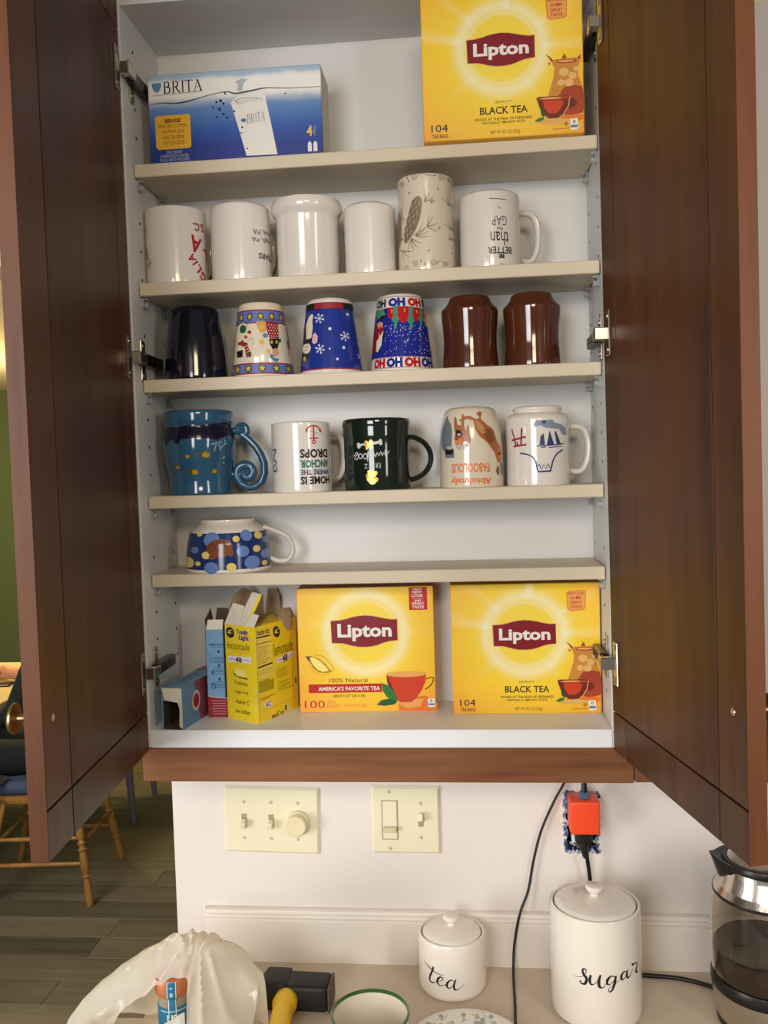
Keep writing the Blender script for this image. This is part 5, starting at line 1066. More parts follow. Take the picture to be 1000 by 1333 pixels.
# ---------------------------------------------------------------- kettle
t = thing('electric_kettle', 'glass electric kettle with black spout, steel collar and dark coffee inside', 'kettle', (0.9065, 0.000, ZC))
m_glass = mat('kettle_glass', (244, 238, 226), 0.02, trans=1.0, ior=1.3); m_ksteel = mat('kettle_steel', (205, 196, 184), 0.22, 1.0, bump=0.25, bscale=90, stretch=(1, 1, 0.02)); m_coffee = mat('black_coffee', (38, 22, 12), 0.12, coat=0.5)
bm = B(); lathe(bm, [(0, 0), (0.0670, 0), (0.0690, 0.004), (0.0735, 0.022), (0.0765, 0.044), (0.0772, 0.056), (0, 0.056)], 64); obj('base', bm, m_ksteel, t, smooth=True)
bm = B(); lathe(bm, [(0.068, 0), (0.0705, 0.001), (0.0712, 0.010), (0.0704, 0.0115)], 64); obj('foot_ring', bm, m_black, t, smooth=True)
bm = B(); lathe(bm, [(0.070, 0.056), (0.0778, 0.056), (0.0790, 0.061), (0.0790, 0.070), (0.0775, 0.0745), (0.070, 0.0745)], 64, closed=True); obj('band', bm, m_black, t, smooth=True)
bm = B(); gp = smooth_prof([(0.0765, 0.0745), (0.0785, 0.090), (0.0792, 0.115), (0.0785, 0.145), (0.0768, 0.172), (0.0745, 0.1945)], 4); lathe(bm, gp+[(r-0.0022, z) for r, z in gp[::-1]], 64, closed=True); obj('glass_body', bm, m_glass, t, smooth=True)
bm = B(); lathe(bm, [(0, 0.0575), (0.0735, 0.0575), (0.0752, 0.090), (0.0762, 0.112), (0.074, 0.1145), (0, 0.1150)], 64); obj('coffee', bm, m_coffee, t, smooth=True)
bm = B(); lathe(bm, [(0.0700, 0.1940), (0.0752, 0.1940), (0.0756, 0.1962), (0.0752, 0.1985), (0.070, 0.1985)], 64, closed=True); obj('seal_ring', bm, m_black, t, smooth=True)
bm = B(); lathe(bm, [(0.0745, 0.1985), (0.0715, 0.204), (0.0665, 0.213), (0.0630, 0.224), (0.0612, 0.236), (0.0600, 0.236), (0.072, 0.2)], 64, closed=True); obj('collar', bm, m_ksteel, t, smooth=True)
bm = B(); lathe(bm, [(0.054, 0.236), (0.0618, 0.236), (0.0626, 0.241), (0.0610, 0.246), (0.054, 0.246)], 64, closed=True); obj('rim', bm, m_black, t, smooth=True)
bm = B(); lathe(bm, [(0, 0.252), (0.030, 0.2515), (0.048, 0.249), (0.0545, 0.245), (0.0545, 0.240), (0, 0.240)], 56); obj('lid', bm, m_ksteel, t, smooth=True)
# pouring spout: a beak growing from the collar to the left
bm = B(); rows = []
for k, (dx, zt, zb, hw_) in enumerate(((0.040, 0.2455, 0.226, 0.047), (0.054, 0.2460, 0.214, 0.037), (0.0650, 0.2470, 0.2125, 0.025), (0.0700, 0.2485, 0.2225, 0.017), (0.0750, 0.2505, 0.2365, 0.011), (0.0800, 0.2528, 0.2505, 0.005))):
    rows.append([bm.verts.new(p) for p in ((-dx, hw_, zt), (-dx*0.985-0.0005, hw_*0.75, (zt+zb)/2), (-dx*0.98-0.001, 0, zb), (-dx*0.985-0.0005, -hw_*0.75, (zt+zb)/2), (-dx, -hw_, zt), (-dx, 0, zt-0.003))])
for a, b in zip(rows, rows[1:]):
    for i in range(6): bm.faces.new((a[i], a[(i+1) % 6], b[(i+1) % 6], b[i]))
bm.faces.new(rows[0][::-1]); bm.faces.new(rows[-1]); bmesh.ops.recalc_face_normals(bm, faces=bm.faces); obj('spout', bm, m_black, t, smooth=True)
bm = B(); tube(bm, [(0.060, 0, 0.240), (0.085, 0, 0.250), (0.118, 0, 0.240), (0.127, 0, 0.200), (0.122, 0, 0.140), (0.108, 0, 0.090), (0.077, 0, 0.066)], 0.009, 12, smooth=5, rad2=0.013, bin_=(0, 1, 0)); obj('handle', bm, m_black, t, smooth=True)
bm = B(); tube(bm, [(0.03, 0.02, 0.1152), (0.03, 0.02, 0.2405)], 0.010, 16); obj('filter_tube', bm, mat('filter_brown', (84, 70, 54), 0.4), t, smooth=True)

# ---------------------------------------------------------------- cup, plate, mallet
m_cupw = glaze('cup_ivory', (228, 218, 198), 0.2); m_cgreen = glaze('rim_green', (52, 96, 52), 0.25)
t = thing('mug', 'ivory cup with a green rim standing open on the worktop', 'cup', (0.3345, -0.1300, ZC))
bm = B(); lathe(bm, [(0, 0.002), (0.034, 0.002), (0.035, 0), (0.038, 0), (0.0405, 0.006), (0.047, 0.030), (0.0515, 0.058), (0.0540, 0.0775)]+[(0.0516, 0.0775), (0.0490, 0.058), (0.0445, 0.030), (0.037, 0.008), (0, 0.006)], 56); obj('body', bm, m_cupw, t, smooth=True)
bm = B(); lathe(bm, [(0.0536, 0.0745), (0.0545, 0.0750), (0.0547, 0.0785), (0.0532, 0.0800), (0.0514, 0.0788), (0.0512, 0.0755)], 56, closed=True); obj('rim', bm, m_cgreen, t, smooth=True)
bm = B(); az = radians(20); Dv = Vector((sin(az), -cos(az), 0)); tube(bm, [Dv*q+Vector((0, 0, z)) for q, z in ((0.045, 0.022), (0.066, 0.020), (0.076, 0.038), (0.073, 0.056), (0.050, 0.062))], 0.0045, 10, smooth=5, rad2=0.007, bin_=(cos(az), sin(az), 0)); obj('handle', bm, m_cgreen, t, smooth=True)
t = thing('plate', 'small white plate with a sage floral pattern, in front of the tea canister', 'plate', (0.4660, -0.1000, ZC))
bm = B(); pp = [(0, 0.003), (0.046, 0.003), (0.049, 0), (0.052, 0.001), (0.060, 0.006), (0.074, 0.0115), (0.0835, 0.0145), (0.0845, 0.0160), (0.0830, 0.0166), (0.073, 0.0140), (0.058, 0.0085), (0.050, 0.0060), (0, 0.0055)]
lathe(bm, pp, 64); obj('dish', bm, m_canis, t, smooth=True)
P = Print(); fl_c = [ink('petal_sage', (150, 166, 138)), ink('petal_blue', (148, 164, 182)), ink('petal_ochre', (206, 184, 116)), ink('petal_grey', (178, 180, 172))]
random.seed(21)
for k in range(64):
    a = pi/2+random.uniform(-1.5, 1.5); rr = random.uniform(0.058, 0.078); x, y = rr*cos(a), rr*sin(a); m = random.choice(fl_c)
    if k % 2: 
        for q in range(5): P.disc(x+0.0022*cos(q*1.257), y+0.0022*sin(q*1.257), 0.0016, m, 1, n=7)
        P.disc(x, y, 0.0010, fl_c[2], 2, n=6)
    else: P.stroke([(x, y), (x+random.uniform(-0.006, 0.006), y+random.uniform(-0.006, 0.006))], [0.0005, 0.0018, 0.0004], fl_c[0], 1, 3)
def pl_map(u, v, e):
    r = sqrt(u*u+v*v); z = 0.0055
    for (r0, z0), (r1, z1) in (((0, 0.0055), (0.050, 0.0060)), ((0.050, 0.0060), (0.058, 0.0085)), ((0.058, 0.0085), (0.073, 0.0140)), ((0.073, 0.0140), (0.083, 0.0166))):
        if r0 <= r <= r1: z = z0+(z1-z0)*(r-r0)/(r1-r0)
    return (u, v, z+0.0002+e)
P.build('print', t, pl_map, maxlen=0.004)
t = thing('mallet', 'worn black mallet with a yellow handle lying beside the plastic bag', 'mallet', (0.2060, 0.0070, ZC), radians(-2))
m_mal = mat('worn_black_paint', (30, 28, 27), 0.55, var=0.5, vscale=60, bump=0.4, bscale=90)
bm = B(); box(bm, -0.060, 0.050, -0.024, 0.024, 0.002, 0.043, 0.007, seg=3); box(bm, -0.056, -0.014, -0.022, 0.027, 0.001, 0.0455, 0.005, seg=2); obj('head', bm, m_mal, t, smooth=True)
bm = B(); box(bm, 0.0495, 0.0530, -0.0235, 0.0235, 0.0025, 0.0420, 0.003, seg=2); obj('striking_face', bm, mat('chipped_face', (98, 88, 78), 0.6, 0.3, var=0.5, vscale=120), t)
m_yel = mat('yellow_grip', (236, 190, 34), 0.45)
bm = B(); tube(bm, [(-0.014, -0.018, 0.0225), (-0.014, -0.036, 0.0222), (-0.0135, -0.046, 0.022), (-0.012, -0.062, 0.0215), (-0.007, -0.11, 0.0200), (0.012, -0.28, 0.0175)], [0.0175, 0.0190, 0.0165, 0.0152, 0.0150, 0.0160], 20, smooth=4); obj('handle', bm, m_yel, t, smooth=True)

# ---------------------------------------------------------------- plastic bag with a bottle
m_bag = bpy.data.materials.new('thin_cream_film'); m_bag.use_nodes = True; nt = m_bag.node_tree; nt.nodes.clear()
out = nt.nodes.new('ShaderNodeOutputMaterial'); df = nt.nodes.new('ShaderNodeBsdfDiffuse'); tl = nt.nodes.new('ShaderNodeBsdfTranslucent'); gl = nt.nodes.new('ShaderNodeBsdfGlossy'); tp = nt.nodes.new('ShaderNodeBsdfTransparent')
df.inputs[0].default_value = lin((250, 244, 230)); tl.inputs[0].default_value = lin((250, 240, 214)); gl.inputs['Roughness'].default_value = 0.22; tp.inputs[0].default_value = lin((252, 244, 226))
m1 = nt.nodes.new('ShaderNodeMixShader'); m1.inputs[0].default_value = 0.36; nt.links.new(df.outputs[0], m1.inputs[1]); nt.links.new(tl.outputs[0], m1.inputs[2])
m2 = nt.nodes.new('ShaderNodeMixShader'); m2.inputs[0].default_value = 0.10; nt.links.new(m1.outputs[0], m2.inputs[1]); nt.links.new(gl.outputs[0], m2.inputs[2])
m3 = nt.nodes.new('ShaderNodeMixShader'); m3.inputs[0].default_value = 0.20; nt.links.new(m2.outputs[0], m3.inputs[1]); nt.links.new(tp.outputs[0], m3.inputs[2]); nt.links.new(m3.outputs[0], out.inputs[0])
tcb = nt.nodes.new('ShaderNodeTexCoord'); nzb = nt.nodes.new('ShaderNodeTexVoronoi'); nzb.inputs['Scale'].default_value = 34; nt.links.new(tcb.outputs['Object'], nzb.inputs['Vector'])
bpb = nt.nodes.new('ShaderNodeBump'); bpb.inputs['Strength'].default_value = 0.35; bpb.inputs['Distance'].default_value = 0.006; nt.links.new(nzb.outputs['Distance'], bpb.inputs['Height'])
for nd in (df, gl): nt.links.new(bpb.outputs[0], nd.inputs['Normal'])
bg = thing('plastic_bag', 'crumpled cream plastic bag draped open at the worktop end', 'plastic bag', (0, 0, ZC))
HC = [(-0.120, 0.030), (-0.100, 0.056), (-0.075, 0.082), (-0.045, 0.106), (-0.010, 0.135), (0.030, 0.156), (0.065, 0.165), (0.095, 0.163), (0.115, 0.152), (0.140, 0.136), (0.160, 0.122), (0.172, 0.112)]
def tab(T, x):
    if x <= T[0][0]: return T[0][1]
    for (a_, h0), (b_, h1) in zip(T, T[1:]):
        if a_ <= x <= b_: return h0+(h1-h0)*(x-a_)/(b_-a_)
    return T[-1][1]
rnd = random.Random(5); wv_ = [(rnd.uniform(20, 90), rnd.uniform(-30, 30), rnd.uniform(0, 6.28)) for _ in range(7)]
bm = B(); NU, NV = 110, 60; g = []; keep = []
for i in range(NU+1):
    u = i/NU; x = -0.120+0.292*u; h = tab(HC, x)*0.945; col = []
    sd = min(1, min(u, 1-u)*9)                      # the two ends pull in
    prof = crom([(0, -0.030, 0.001), (0, -0.036, h*0.45), (0, -0.052, h*0.86), (0, -0.088, h), (0, -0.132, h-0.036), (0, -0.168, h*0.56), (0, -0.215, h*0.26), (0, -0.245, 0.001)], 9)
    cum = [0]
    for p_, q_ in zip(prof, prof[1:]): cum.append(cum[-1]+(q_-p_).length)
    for j in range(NV+1):
        v = j/NV; d_ = v*cum[-1]; k = max(0, min(len(prof)-2, next((n_ for n_, c_ in enumerate(cum) if c_ >= d_), len(cum)-1)-1)); q = (d_-cum[k])/max(1e-9, cum[k+1]-cum[k]); p = prof[k].lerp(prof[k+1], q)
        px_, pz_ = x-0.083, p.z-0.128; th = atan2(px_, 0.02+abs(p.y+0.105)); dist = sqrt(px_*px_+(p.y+0.115)**2)
        pleat = 0.0095*(1-abs(sin(7.5*th+1.2*sin(3*th))))**1.5*min(1, dist/0.03)*max(0, 1-dist/0.19)
        cr = 0.0045*sum(abs(sin(a_*x+b_*p.y+c_)) for a_, b_, c_ in wv_)/4
        bul = 0.020*math.exp(-((x+0.062)/0.034)**2-((p.y+0.185)/0.045)**2)
        yy = -0.125+(p.y+0.125)*(0.72+0.28*sd)
        z_ = max(0.0008, p.z+pleat+cr-0.004+bul)
        col.append(bm.verts.new((x, yy-bul*0.5, z_)))
        # mouth: left of the pleats, in the front slope
        lo, hi = -0.012-0.10*max(0, -0.135-p.y)*1.6, 0.078+0.25*max(0, -0.135-p.y)
        keep.append(not (p.y < -0.135+0.16*(x-0.035)+0.003*sin(x*260) and p.y > -0.232 and lo < x < hi))
    g.append(col)
for i in range(NU):
    for j in range(NV):
        if keep[i*(NV+1)+j] and keep[(i+1)*(NV+1)+j]: bm.faces.new((g[i][j], g[i][j+1], g[i+1][j+1], g[i+1][j]))
bmesh.ops.delete(bm, geom=[v for v in bm.verts if not v.link_faces], context='VERTS')
bd = {v: [e.other_vert(v) for e in v.link_edges if e.is_boundary] for v in bm.verts if v.is_boundary and v.co.z > 0.004}
for it in range(10):
    nw = {v: v.co*0.5+sum((q.co for q in nb), Vector())*(0.5/len(nb)) for v, nb in bd.items() if len(nb) == 2}
    for v, c_ in nw.items(): v.co = c_
obj('film', bm, m_bag, bg, smooth=True)
def film_patch(pts, nu, nv, amp, seed, name, dome=0.0):
    """bilinear patch of film with creases"""
    rnd = random.Random(seed); A_, B_, C_, D_ = [Vector(p) for p in pts]; bm = B(); g = []
    w = [(rnd.uniform(4, 14), rnd.uniform(-6, 6), rnd.uniform(0, 6.28)) for _ in range(6)]
    n = (B_-A_).cross(D_-A_).normalized()
    for j in range(nv+1):
        for i in range(nu+1):
            u, v = i/nu, j/nv; p = (A_*(1-u)+B_*u)*(1-v)+(D_*(1-u)+C_*u)*v
            g.append(bm.verts.new(p+n*(amp*sum(abs(sin(a*u+b*v+c)) for a, b, c in w)/3+dome*sin(pi*u)*sin(pi*v))))
    for j in range(nv):
        for i in range(nu): k = j*(nu+1)+i; bm.faces.new((g[k], g[k+1], g[k+nu+2], g[k+nu+1]))
    return obj(name, bm, m_bag, bg, smooth=True)
film_patch([(-0.105, -0.215, 0.010), (0.150, -0.215, 0.0008), (0.150, -0.045, 0.0008), (-0.100, -0.060, 0.012)], 30, 16, 0.002, 3, 'bag_bottom')
film_patch([(0.000, -0.235, 0.001), (0.105, -0.225, 0.001), (0.082, -0.160, 0.088), (0.028, -0.165, 0.060)], 18, 14, 0.004, 12, 'fold')
t = thing('bottle', 'small bottle with copper cap and blue seal strip inside the plastic bag', 'bottle', (0.048, -0.110, ZC+0.0034))
m_cap = mat('copper_cap', (196, 122, 78), 0.35, 0.25); m_bl = mat('bottle_blue_label', (38, 112, 150), 0.4); m_cl = mat('bottle_clear', (216, 206, 186), 0.08, trans=0.6)
bm = B(); lathe(bm, [(0, 0), (0.021, 0), (0.0225, 0.003), (0.0225, 0.078), (0.0215, 0.084), (0.0205, 0.092), (0, 0.092)], 40); obj('body', bm, m_cl, t, smooth=True)
bm = B(); lathe(bm, [(0.0227, 0.010), (0.0230, 0.010), (0.0230, 0.077), (0.0227, 0.077)], 40, closed=True); obj('label', bm, m_bl, t, smooth=True)
bm = B(); lathe(bm, [(0, 0.0915), (0.0235, 0.0915), (0.0262, 0.095), (0.0272, 0.102), (0.0272, 0.116), (0.0258, 0.1195), (0, 0.1205)], 48); obj('cap', bm, m_cap, t, smooth=True)
def rb(v): return 0.0231 if v < 0.078 else (0.0231-(v-0.078)*0.1 if v < 0.0905 else (0.0225+(v-0.0905)*0.9 if v < 0.0955 else (0.0274 if v < 0.117 else 0.0262)))
P = Print(); a0 = atan2(CAMX-0.048, -0.110-CAMY)*0.023
P.rect(a0-0.0085, 0.060, a0+0.0035, 0.1185, m_bl, 1); 
for dx in (-0.0078, 0.0024): P.rect(a0+dx, 0.062, a0+dx+0.0008, 0.1185, m_wht, 2)
P.text('V', a0-0.0048, 0.108, a0-0.0008, 0.112, m_wht, 3); P.disc(a0-0.0028, 0.100, 0.0018, m_wht, 3, 0.0030, 10); P.disc(a0-0.0028, 0.100, 0.0010, m_bl, 4, 0.0018, 8)
P.rect(a0-0.021, 0.0715, a0+0.021, 0.0730, ink('label_pale', (170, 206, 214)), 2); P.text('US', a0-0.0100, 0.053, a0+0.004, 0.0675, m_wht, 3, 0.02)
P.build('print', t, lambda u, v, e: ((rb(v)+0.0002+e)*sin(u/0.023), -(rb(v)+0.0002+e)*cos(u/0.023), v), maxlen=0.003); t.scale = (0.97, 0.97, 0.95)
# ---------------------------------------------------------------- dining room seen past the left door
m_oak = wood('golden_oak', (120, 82, 38), (186, 138, 72), 0.3)
m_greyp = mat('grey_painted_wood', (120, 118, 132), 0.5, var=0.2, vscale=30)
def turned(bm, a, b, r=0.017):
    """turned leg from a (top) to b (floor) with beads and a thick middle"""
    a, b = Vector(a), Vector(b); L = (b-a).length
    pr_ = [(0, .60), (.04, .62), (.16, .78), (.30, 1.0), (.36, 1.08), (.38, .74), (.40, .74), (.42, 1.12), (.44, .74), (.46, .74), (.48, 1.15), (.50, .8), (.53, .92), (.62, 1.14), (.68, 1.0), (.70, .72), (.715, .72), (.73, 1.05), (.745, .72), (.76, .75), (.86, .98), (.93, 1.0), (.985, .86), (1.0, .74)]
    p2 = [(0, 0)]+[(r*q, t*L) for t, q in pr_]+[(0, L)]
    M = Matrix.Translation(a) @ (b-a).to_track_quat('Z', 'Y').to_matrix().to_4x4(); lathe(bm, p2, 16, M=M); return bm
def windsor(label, x, y, rz):
    t = thing('dining_chair', label, 'chair', (x, y, FL), rz)
    bm = B(); n = 40; top = []; bot = []
    def out(k): a = 2*pi*k/n; return (0.215*abs(cos(a))**0.6*(1 if cos(a) > 0 else -1), 0.205*abs(sin(a))**0.6*(1 if sin(a) > 0 else -1))
    rings = []
    for z, s in ((0.418, 0.90), (0.424, 0.97), (0.440, 1.0), (0.452, 0.985), (0.455, 0.95), (0.447, 0.6)): rings.append([bm.verts.new((out(k)[0]*s, out(k)[1]*s, z)) for k in range(n)])
    for a, b in zip(rings, rings[1:]):
        for k in range(n): bm.faces.new((a[k], a[(k+1) % n], b[(k+1) % n], b[k]))
    bm.faces.new(rings[0][::-1]); bm.faces.new(rings[-1]); obj('seat', bm, m_oak, t, smooth=True)
    feet = {}
    for sx in (-1, 1):
        for sy in (-1, 1):
            a = Vector((sx*0.150, sy*0.145, 0.422)); b = Vector((sx*0.222, 0.255 if sy > 0 else -0.212, 0)); feet[sx, sy] = (a, b)
            bm = turned(B(), a, b); obj('leg', bm, m_oak, t, smooth=True)
    def pt(k, h): a, b = feet[k]; q = (0.422-h)/0.422; return a+(b-a)*q
    for p, q, h in (((-1, -1), (-1, 1), 0.165), ((1, -1), (1, 1), 0.165), ((-1, -1), (-1, 1), 0.265), ((1, -1), (1, 1), 0.265), ((-1, 1), (1, 1), 0.235), ((-1, -1), (1, -1), 0.235)):
        a, b = pt(p, h), pt(q, h); bm = B(); tube(bm, [a, a*.5+b*.5, b], [0.0075, 0.0105, 0.0075], 10, smooth=4); obj('stretcher', bm, m_oak, t, smooth=True)
    for k in range(7):
        q = (k-3)/3; bm = B(); tube(bm, [(q*0.150, -0.165+0.02*(1-q*q)*-1, 0.44), (q*0.185, -0.235, 0.70), (q*0.205, -0.285, 0.90)], [0.008, 0.010, 0.007], 10, smooth=4); obj('spindle', bm, m_oak, t, smooth=True)
    bm = B(); tube(bm, [(-0.235, -0.272, 0.905), (-0.12, -0.288, 0.930), (0, -0.293, 0.938), (0.12, -0.288, 0.930), (0.235, -0.272, 0.905)], 0.012, 12, smooth=5, rad2=0.034, bin_=(0, 0.25, 1)); obj('crest_rail', bm, m_oak, t, smooth=True)
    return t
windsor('golden oak dining chair with turned legs, the seated person on it', -1.318, 2.275, radians(95.5))
t = thing('dining_chair', 'grey-painted dining chair beyond the oak chair, only one leg showing', 'chair', (-1.44, 3.08, FL), radians(95))
bm = B(); box(bm, -0.21, 0.21, -0.20, 0.20, 0.42, 0.455, 0.008, seg=2); obj('seat', bm, m_greyp, t)
for sx in (-1, 1):
    for sy in (-1, 1):
        bm = B(); tube(bm, [(sx*0.185, sy*0.175, 0.43), (sx*0.19, sy*0.185, 0.25), (sx*0.195, sy*0.20, 0.0)], [0.021, 0.019, 0.014], 10, smooth=3); obj('leg', bm, m_greyp, t, smooth=True)
    bm = B(); tube(bm, [(sx*0.185, -0.185, 0.44), (sx*0.185, -0.215, 0.70), (sx*0.185, -0.26, 0.95)], 0.016, 10, smooth=3); obj('back_post', bm, m_greyp, t, smooth=True)
for z in (0.62, 0.76, 0.90):
    bm = B(); box(bm, -0.185, 0.185, -0.230-(z-0.62)*0.16, -0.212-(z-0.62)*0.16, z-0.025, z+0.025, 0.004); obj('back_slat', bm, m_greyp, t)
t = thing('dining_table', 'cream-topped dining table with grey legs under the green wall', 'table', (-2.30, 2.45, FL))
bm = B(); box(bm, -0.70, 0.70, -0.78, 0.78, 0.722, 0.755, 0.006, seg=2); obj('tabletop', bm, mat('cream_tabletop', (226, 208, 150), 0.35), t)
bm = B(); box(bm, -0.60, 0.60, -0.68, 0.68, 0.64, 0.722, 0.003); obj('apron', bm, m_greyp, t)
for sx in (-1, 1):
    for sy in (-1, 1): bm = B(); tube(bm, [(sx*0.60, sy*0.68, 0.68), (sx*0.60, sy*0.68, 0.35), (sx*0.60, sy*0.68, 0)], [0.036, 0.032, 0.022], 12); obj('leg', bm, m_greyp, t, smooth=True)
# seat cushion and a grey jacket lying on it
m_cush = mat('slate_blue_cloth', (70, 82, 108), 0.9, bump=0.3, bscale=160, var=0.1, vscale=60)
t = thing('seat_cushion', 'slate blue cushion on the oak chair seat', 'cushion', (-1.318, 2.275, FL+0.4555), radians(95.5))
bm = B(); box(bm, -0.205, 0.205, -0.195, 0.195, 0.0, 0.055, 0.026, seg=4); obj('cover', bm, m_cush, t, smooth=True)
bm = B(); rnd = random.Random(3); g = []
for j in range(13):
    for i in range(17):
        u, v = i/16, j/12; g.append(bm.verts.new((-1.585+0.17*u, 2.015+0.085*v, FL+0.516+0.036*sin(pi*v)*sin(pi*u)**0.6+0.008*abs(sin(7*u+5*v))+0.006*sin(13*u-6*v))))
for j in range(12):
    for i in range(16): k = j*17+i; bm.faces.new((g[k], g[k+1], g[k+18], g[k+17]))
bmesh.ops.solidify(bm, geom=bm.faces[:], thickness=0.006); tag(obj('jacket', bm, mat('grey_cloth', (96, 98, 92), 0.9, bump=0.3, bscale=120), smooth=True), 'grey jacket bunched on the cushion beside the seated person', 'jacket')

# ---------------------------------------------------------------- the seated person, mostly hidden by the left door
m_skin_ = mat('skin', (206, 150, 118), 0.5); m_top = mat('dark_green_top', (16, 26, 25), 0.85, bump=0.3, bscale=120); m_trs = mat('dark_trousers', (20, 26, 28), 0.85, bump=0.3, bscale=120); m_shoe = mat('dark_shoe', (32, 30, 30), 0.6)
m_hair = mat('brown_hair', (70, 50, 36), 0.7, bump=0.5, bscale=200)
V, E_, Rr = [], [], []
def vv(p, r, link=None):
    V.append(p); Rr.append(r if isinstance(r, tuple) else (r, r)); i = len(V)-1
    if link is not None: E_.append((link, i))
    return i
pel = vv((-1.290, 2.29, -0.745), (0.105, 0.150)); sp1 = vv((-1.285, 2.29, -0.61), (0.100, 0.135), pel); sp2 = vv((-1.275, 2.29, -0.47), (0.105, 0.150), sp1); ch = vv((-1.265, 2.29, -0.345), (0.085, 0.130), sp2)
nk = vv((-1.265, 2.29, -0.245), 0.055, ch); nk2 = vv((-1.280, 2.29, -0.185), 0.050, nk); hd = vv((-1.300, 2.29, -0.120), (0.078, 0.070), nk2); hd2 = vv((-1.300, 2.29, -0.050), (0.090, 0.074), hd); hd3 = vv((-1.293, 2.29, 0.000), (0.070, 0.058), hd2)
roots = [pel]; hands = []
for s in (1, -1):          # +1 = the person's right (towards the far side)
    sh = vv((-1.270, 2.29+s*0.165, -0.320), 0.060, ch)
    if s > 0: el = (-1.500, 2.620, -0.530); wr = (-1.755, 2.785, -0.560); hn = (-1.815, 2.812, -0.556); fd = Vector((-0.93, 0.34, -0.05)); sd = Vector((0.34, 0.93, 0))
    else: el = (-1.360, 2.045, -0.560); wr = (-1.640, 2.150, -0.655); hn = (-1.700, 2.175, -0.672); fd = Vector((-0.92, 0.36, -0.15)); sd = Vector((-0.36, -0.93, 0))
    m1_ = vv(tuple((Vector(V[sh])*0.5+Vector(el)*0.5)), 0.050, sh); e = vv(el, 0.043, m1_); m2_ = vv(tuple(Vector(el)*0.5+Vector(wr)*0.5), 0.038, e); w_ = vv(wr, (0.024, 0.030), m2_); h_ = vv(hn, (0.017, 0.038), w_); h2 = vv(tuple(Vector(hn)+fd*0.035), (0.014, 0.036), h_)
    hands.append((Vector(hn), fd.normalized(), sd.normalized()))
    hp = vv((-1.370, 2.29+s*0.095, -0.785), 0.088, pel); th_ = vv((-1.560, 2.29+s*0.115, -0.775), 0.080, hp); kn = vv((-1.780, 2.29+s*0.120, -0.790), 0.062, th_); cf = vv((-1.760, 2.29+s*0.120, -0.960), 0.055, kn); an = vv((-1.730, 2.29+s*0.120, -1.270), 0.038, cf); ft = vv((-1.800, 2.29+s*0.125, -1.318), (0.030, 0.040), an); to = vv((-1.920, 2.29+s*0.130, -1.330), (0.020, 0.038), ft)
for (hp_, fd, sd) in hands:
    for k, (off, L) in enumerate(((-0.026, 0.070), (-0.009, 0.082), (0.009, 0.078), (0.026, 0.060))):
        b0 = hp_+fd*0.025+sd*off; a = vv(tuple(b0), 0.0095); roots.append(a); dn = Vector((0, 0, -1))
        b1 = vv(tuple(b0+fd*(0.020+L*0.40)+dn*0.002), 0.0092, a); b2 = vv(tuple(b0+fd*(0.020+L*0.68)+dn*0.010), 0.0085, b1); b3 = vv(tuple(b0+fd*(0.020+L*0.85)+dn*0.018), 0.0072, b2)
    b0 = hp_-sd*0.020; a = vv(tuple(b0), 0.012); roots.append(a); b1 = vv(tuple(b0-sd*0.026+fd*0.020), 0.0110, a); b2 = vv(tuple(b0-sd*0.034+fd*0.050+Vector((0, 0, -0.006))), 0.0090, b1)
me = bpy.data.meshes.new('body'); me.from_pydata(V, E_, []); ob = bpy.data.objects.new('body_cage', me); COL.objects.link(ob)
md = ob.modifiers.new('skin', 'SKIN'); md.branch_smoothing = 0.6; sv = me.skin_vertices[0].data
for i, r in enumerate(Rr): sv[i].radius = r
for i in roots: sv[i].use_root = True
sb = ob.modifiers.new('sub', 'SUBSURF'); sb.levels = 2; sb.render_levels = 2
dg = bpy.context.evaluated_depsgraph_get(); bme = bpy.data.meshes.new_from_object(ob.evaluated_get(dg)); bpy.data.objects.remove(ob)
bme.materials.clear()
for m in (m_skin_, m_top, m_trs, m_shoe): bme.materials.append(m)
hset = [h for h, _, _ in hands]
for p in bme.polygons:
    c_ = p.center; i = 1
    if c_.z > -0.235: i = 0
    elif c_.z < -1.265: i = 3
    elif min((c_-h).length for h in hset) < 0.16 and c_.x < -1.60 and c_.z > -0.72 and not (c_.y < 2.5 and c_.x > -1.655): i = 0
    elif c_.z < -0.70: i = 2
    p.material_index = i; p.use_smooth = True
per = thing('person', 'person in dark green top seated on the oak chair, forearm on the table', 'person', (-1.33, 2.29, FL))
bo = bpy.data.objects.new('body', bme); COL.objects.link(bo); bo.parent = per; bo.location = (1.33, -2.29, -FL)
def pp_(p): return (p[0]+1.33, p[1]-2.29, p[2]-FL)
bm = B(); lathe(bm, [(0, 0.100), (0.045, 0.094), (0.078, 0.068), (0.090, 0.030), (0.088, -0.010), (0.076, -0.050), (0.062, -0.070), (0.055, -0.060), (0.070, -0.01), (0.074, 0.03), (0.06, 0.06), (0, 0.08)], 32)
for v in bm.verts:
    if v.co.x < -0.035 and v.co.z < 0.045: v.co.x = -0.035-(v.co.x+0.035)*0.2
bmesh.ops.transform(bm, matrix=Matrix.Translation(pp_((-1.285, 2.29, -0.055))), verts=bm.verts); obj('hair', bm, m_hair, per, smooth=True)
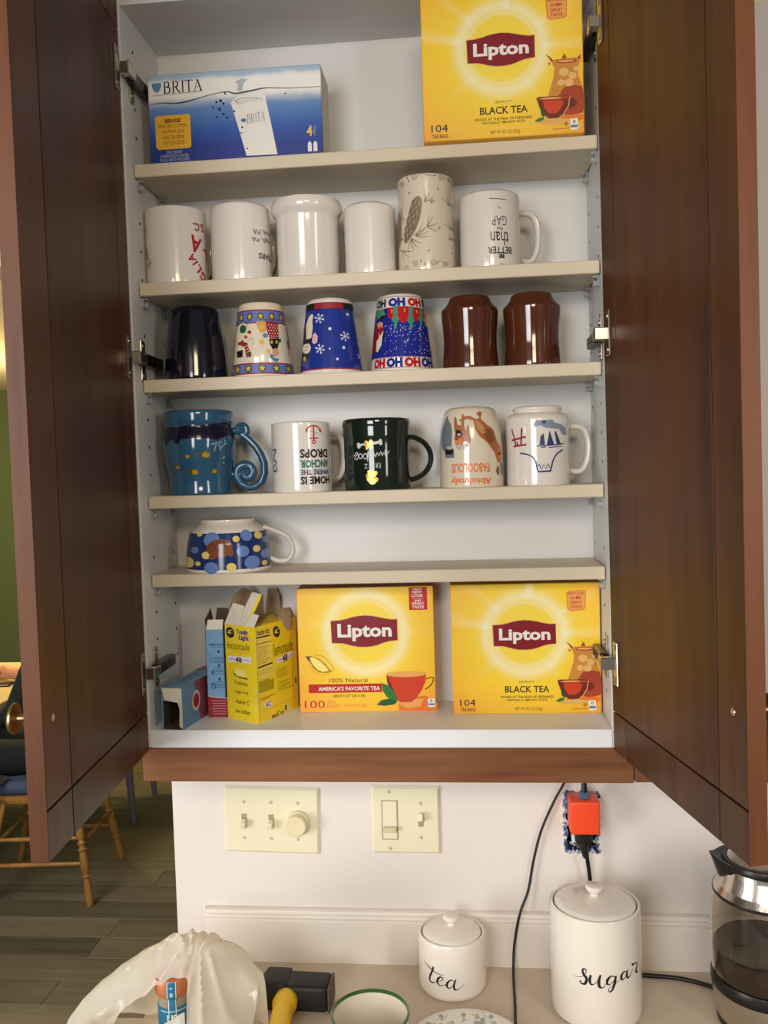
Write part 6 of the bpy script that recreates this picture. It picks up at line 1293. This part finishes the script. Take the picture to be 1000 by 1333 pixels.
m_eye = mat('eye_white', (230, 226, 220), 0.2); m_iris = mat('eye_dark', (50, 36, 28), 0.2); m_lip = mat('lip', (170, 96, 84), 0.5)
for s in (1, -1):
    bm = B(); bmesh.ops.create_uvsphere(bm, u_segments=14, v_segments=10, radius=0.0125, matrix=Matrix.Translation(pp_((-1.370, 2.29+s*0.031, -0.062)))); bmesh.ops.create_uvsphere(bm, u_segments=10, v_segments=8, radius=0.006, matrix=Matrix.Translation(pp_((-1.378, 2.29+s*0.031, -0.063))))
    for f in bm.faces: f.material_index = 1 if len([v for v in f.verts if (v.co-Vector(pp_((-1.378, 2.29+s*0.031, -0.063)))).length < 0.0062]) == len(f.verts) else 0
    obj('eye', bm, [m_eye, m_iris], per, smooth=True)
    bm = B(); tube(bm, [pp_((-1.295, 2.29+s*0.070, -0.045)), pp_((-1.287, 2.29+s*0.082, -0.065)), pp_((-1.297, 2.29+s*0.078, -0.090)), pp_((-1.303, 2.29+s*0.068, -0.098))], [0.008, 0.011, 0.009, 0.006], 10, smooth=4); obj('ear', bm, m_skin_, per, smooth=True)
bm = B(); tube(bm, [pp_((-1.373, 2.29, -0.058)), pp_((-1.385, 2.29, -0.085)), pp_((-1.395, 2.29, -0.102)), pp_((-1.375, 2.29, -0.108))], [0.008, 0.010, 0.014, 0.010], 12, smooth=4); obj('nose', bm, m_skin_, per, smooth=True)
bm = B(); tube(bm, [pp_((-1.360, 2.268, -0.136)), pp_((-1.372, 2.29, -0.134)), pp_((-1.360, 2.312, -0.136))], [0.003, 0.0060, 0.003], 10, smooth=4); obj('mouth', bm, m_lip, per, smooth=True)
t = thing('phone', 'black phone under the hand on the cream table', 'phone', (-1.800, 2.705, FL+0.755), radians(8))
bm = B(); box(bm, -0.075, 0.075, -0.036, 0.036, 0, 0.008, 0.0025, seg=2); obj('case', bm, m_black, t); bm = B(); box(bm, -0.070, 0.070, -0.032, 0.032, 0.0079, 0.0085); obj('screen', bm, mat('phone_glass', (14, 15, 18), 0.08), t)
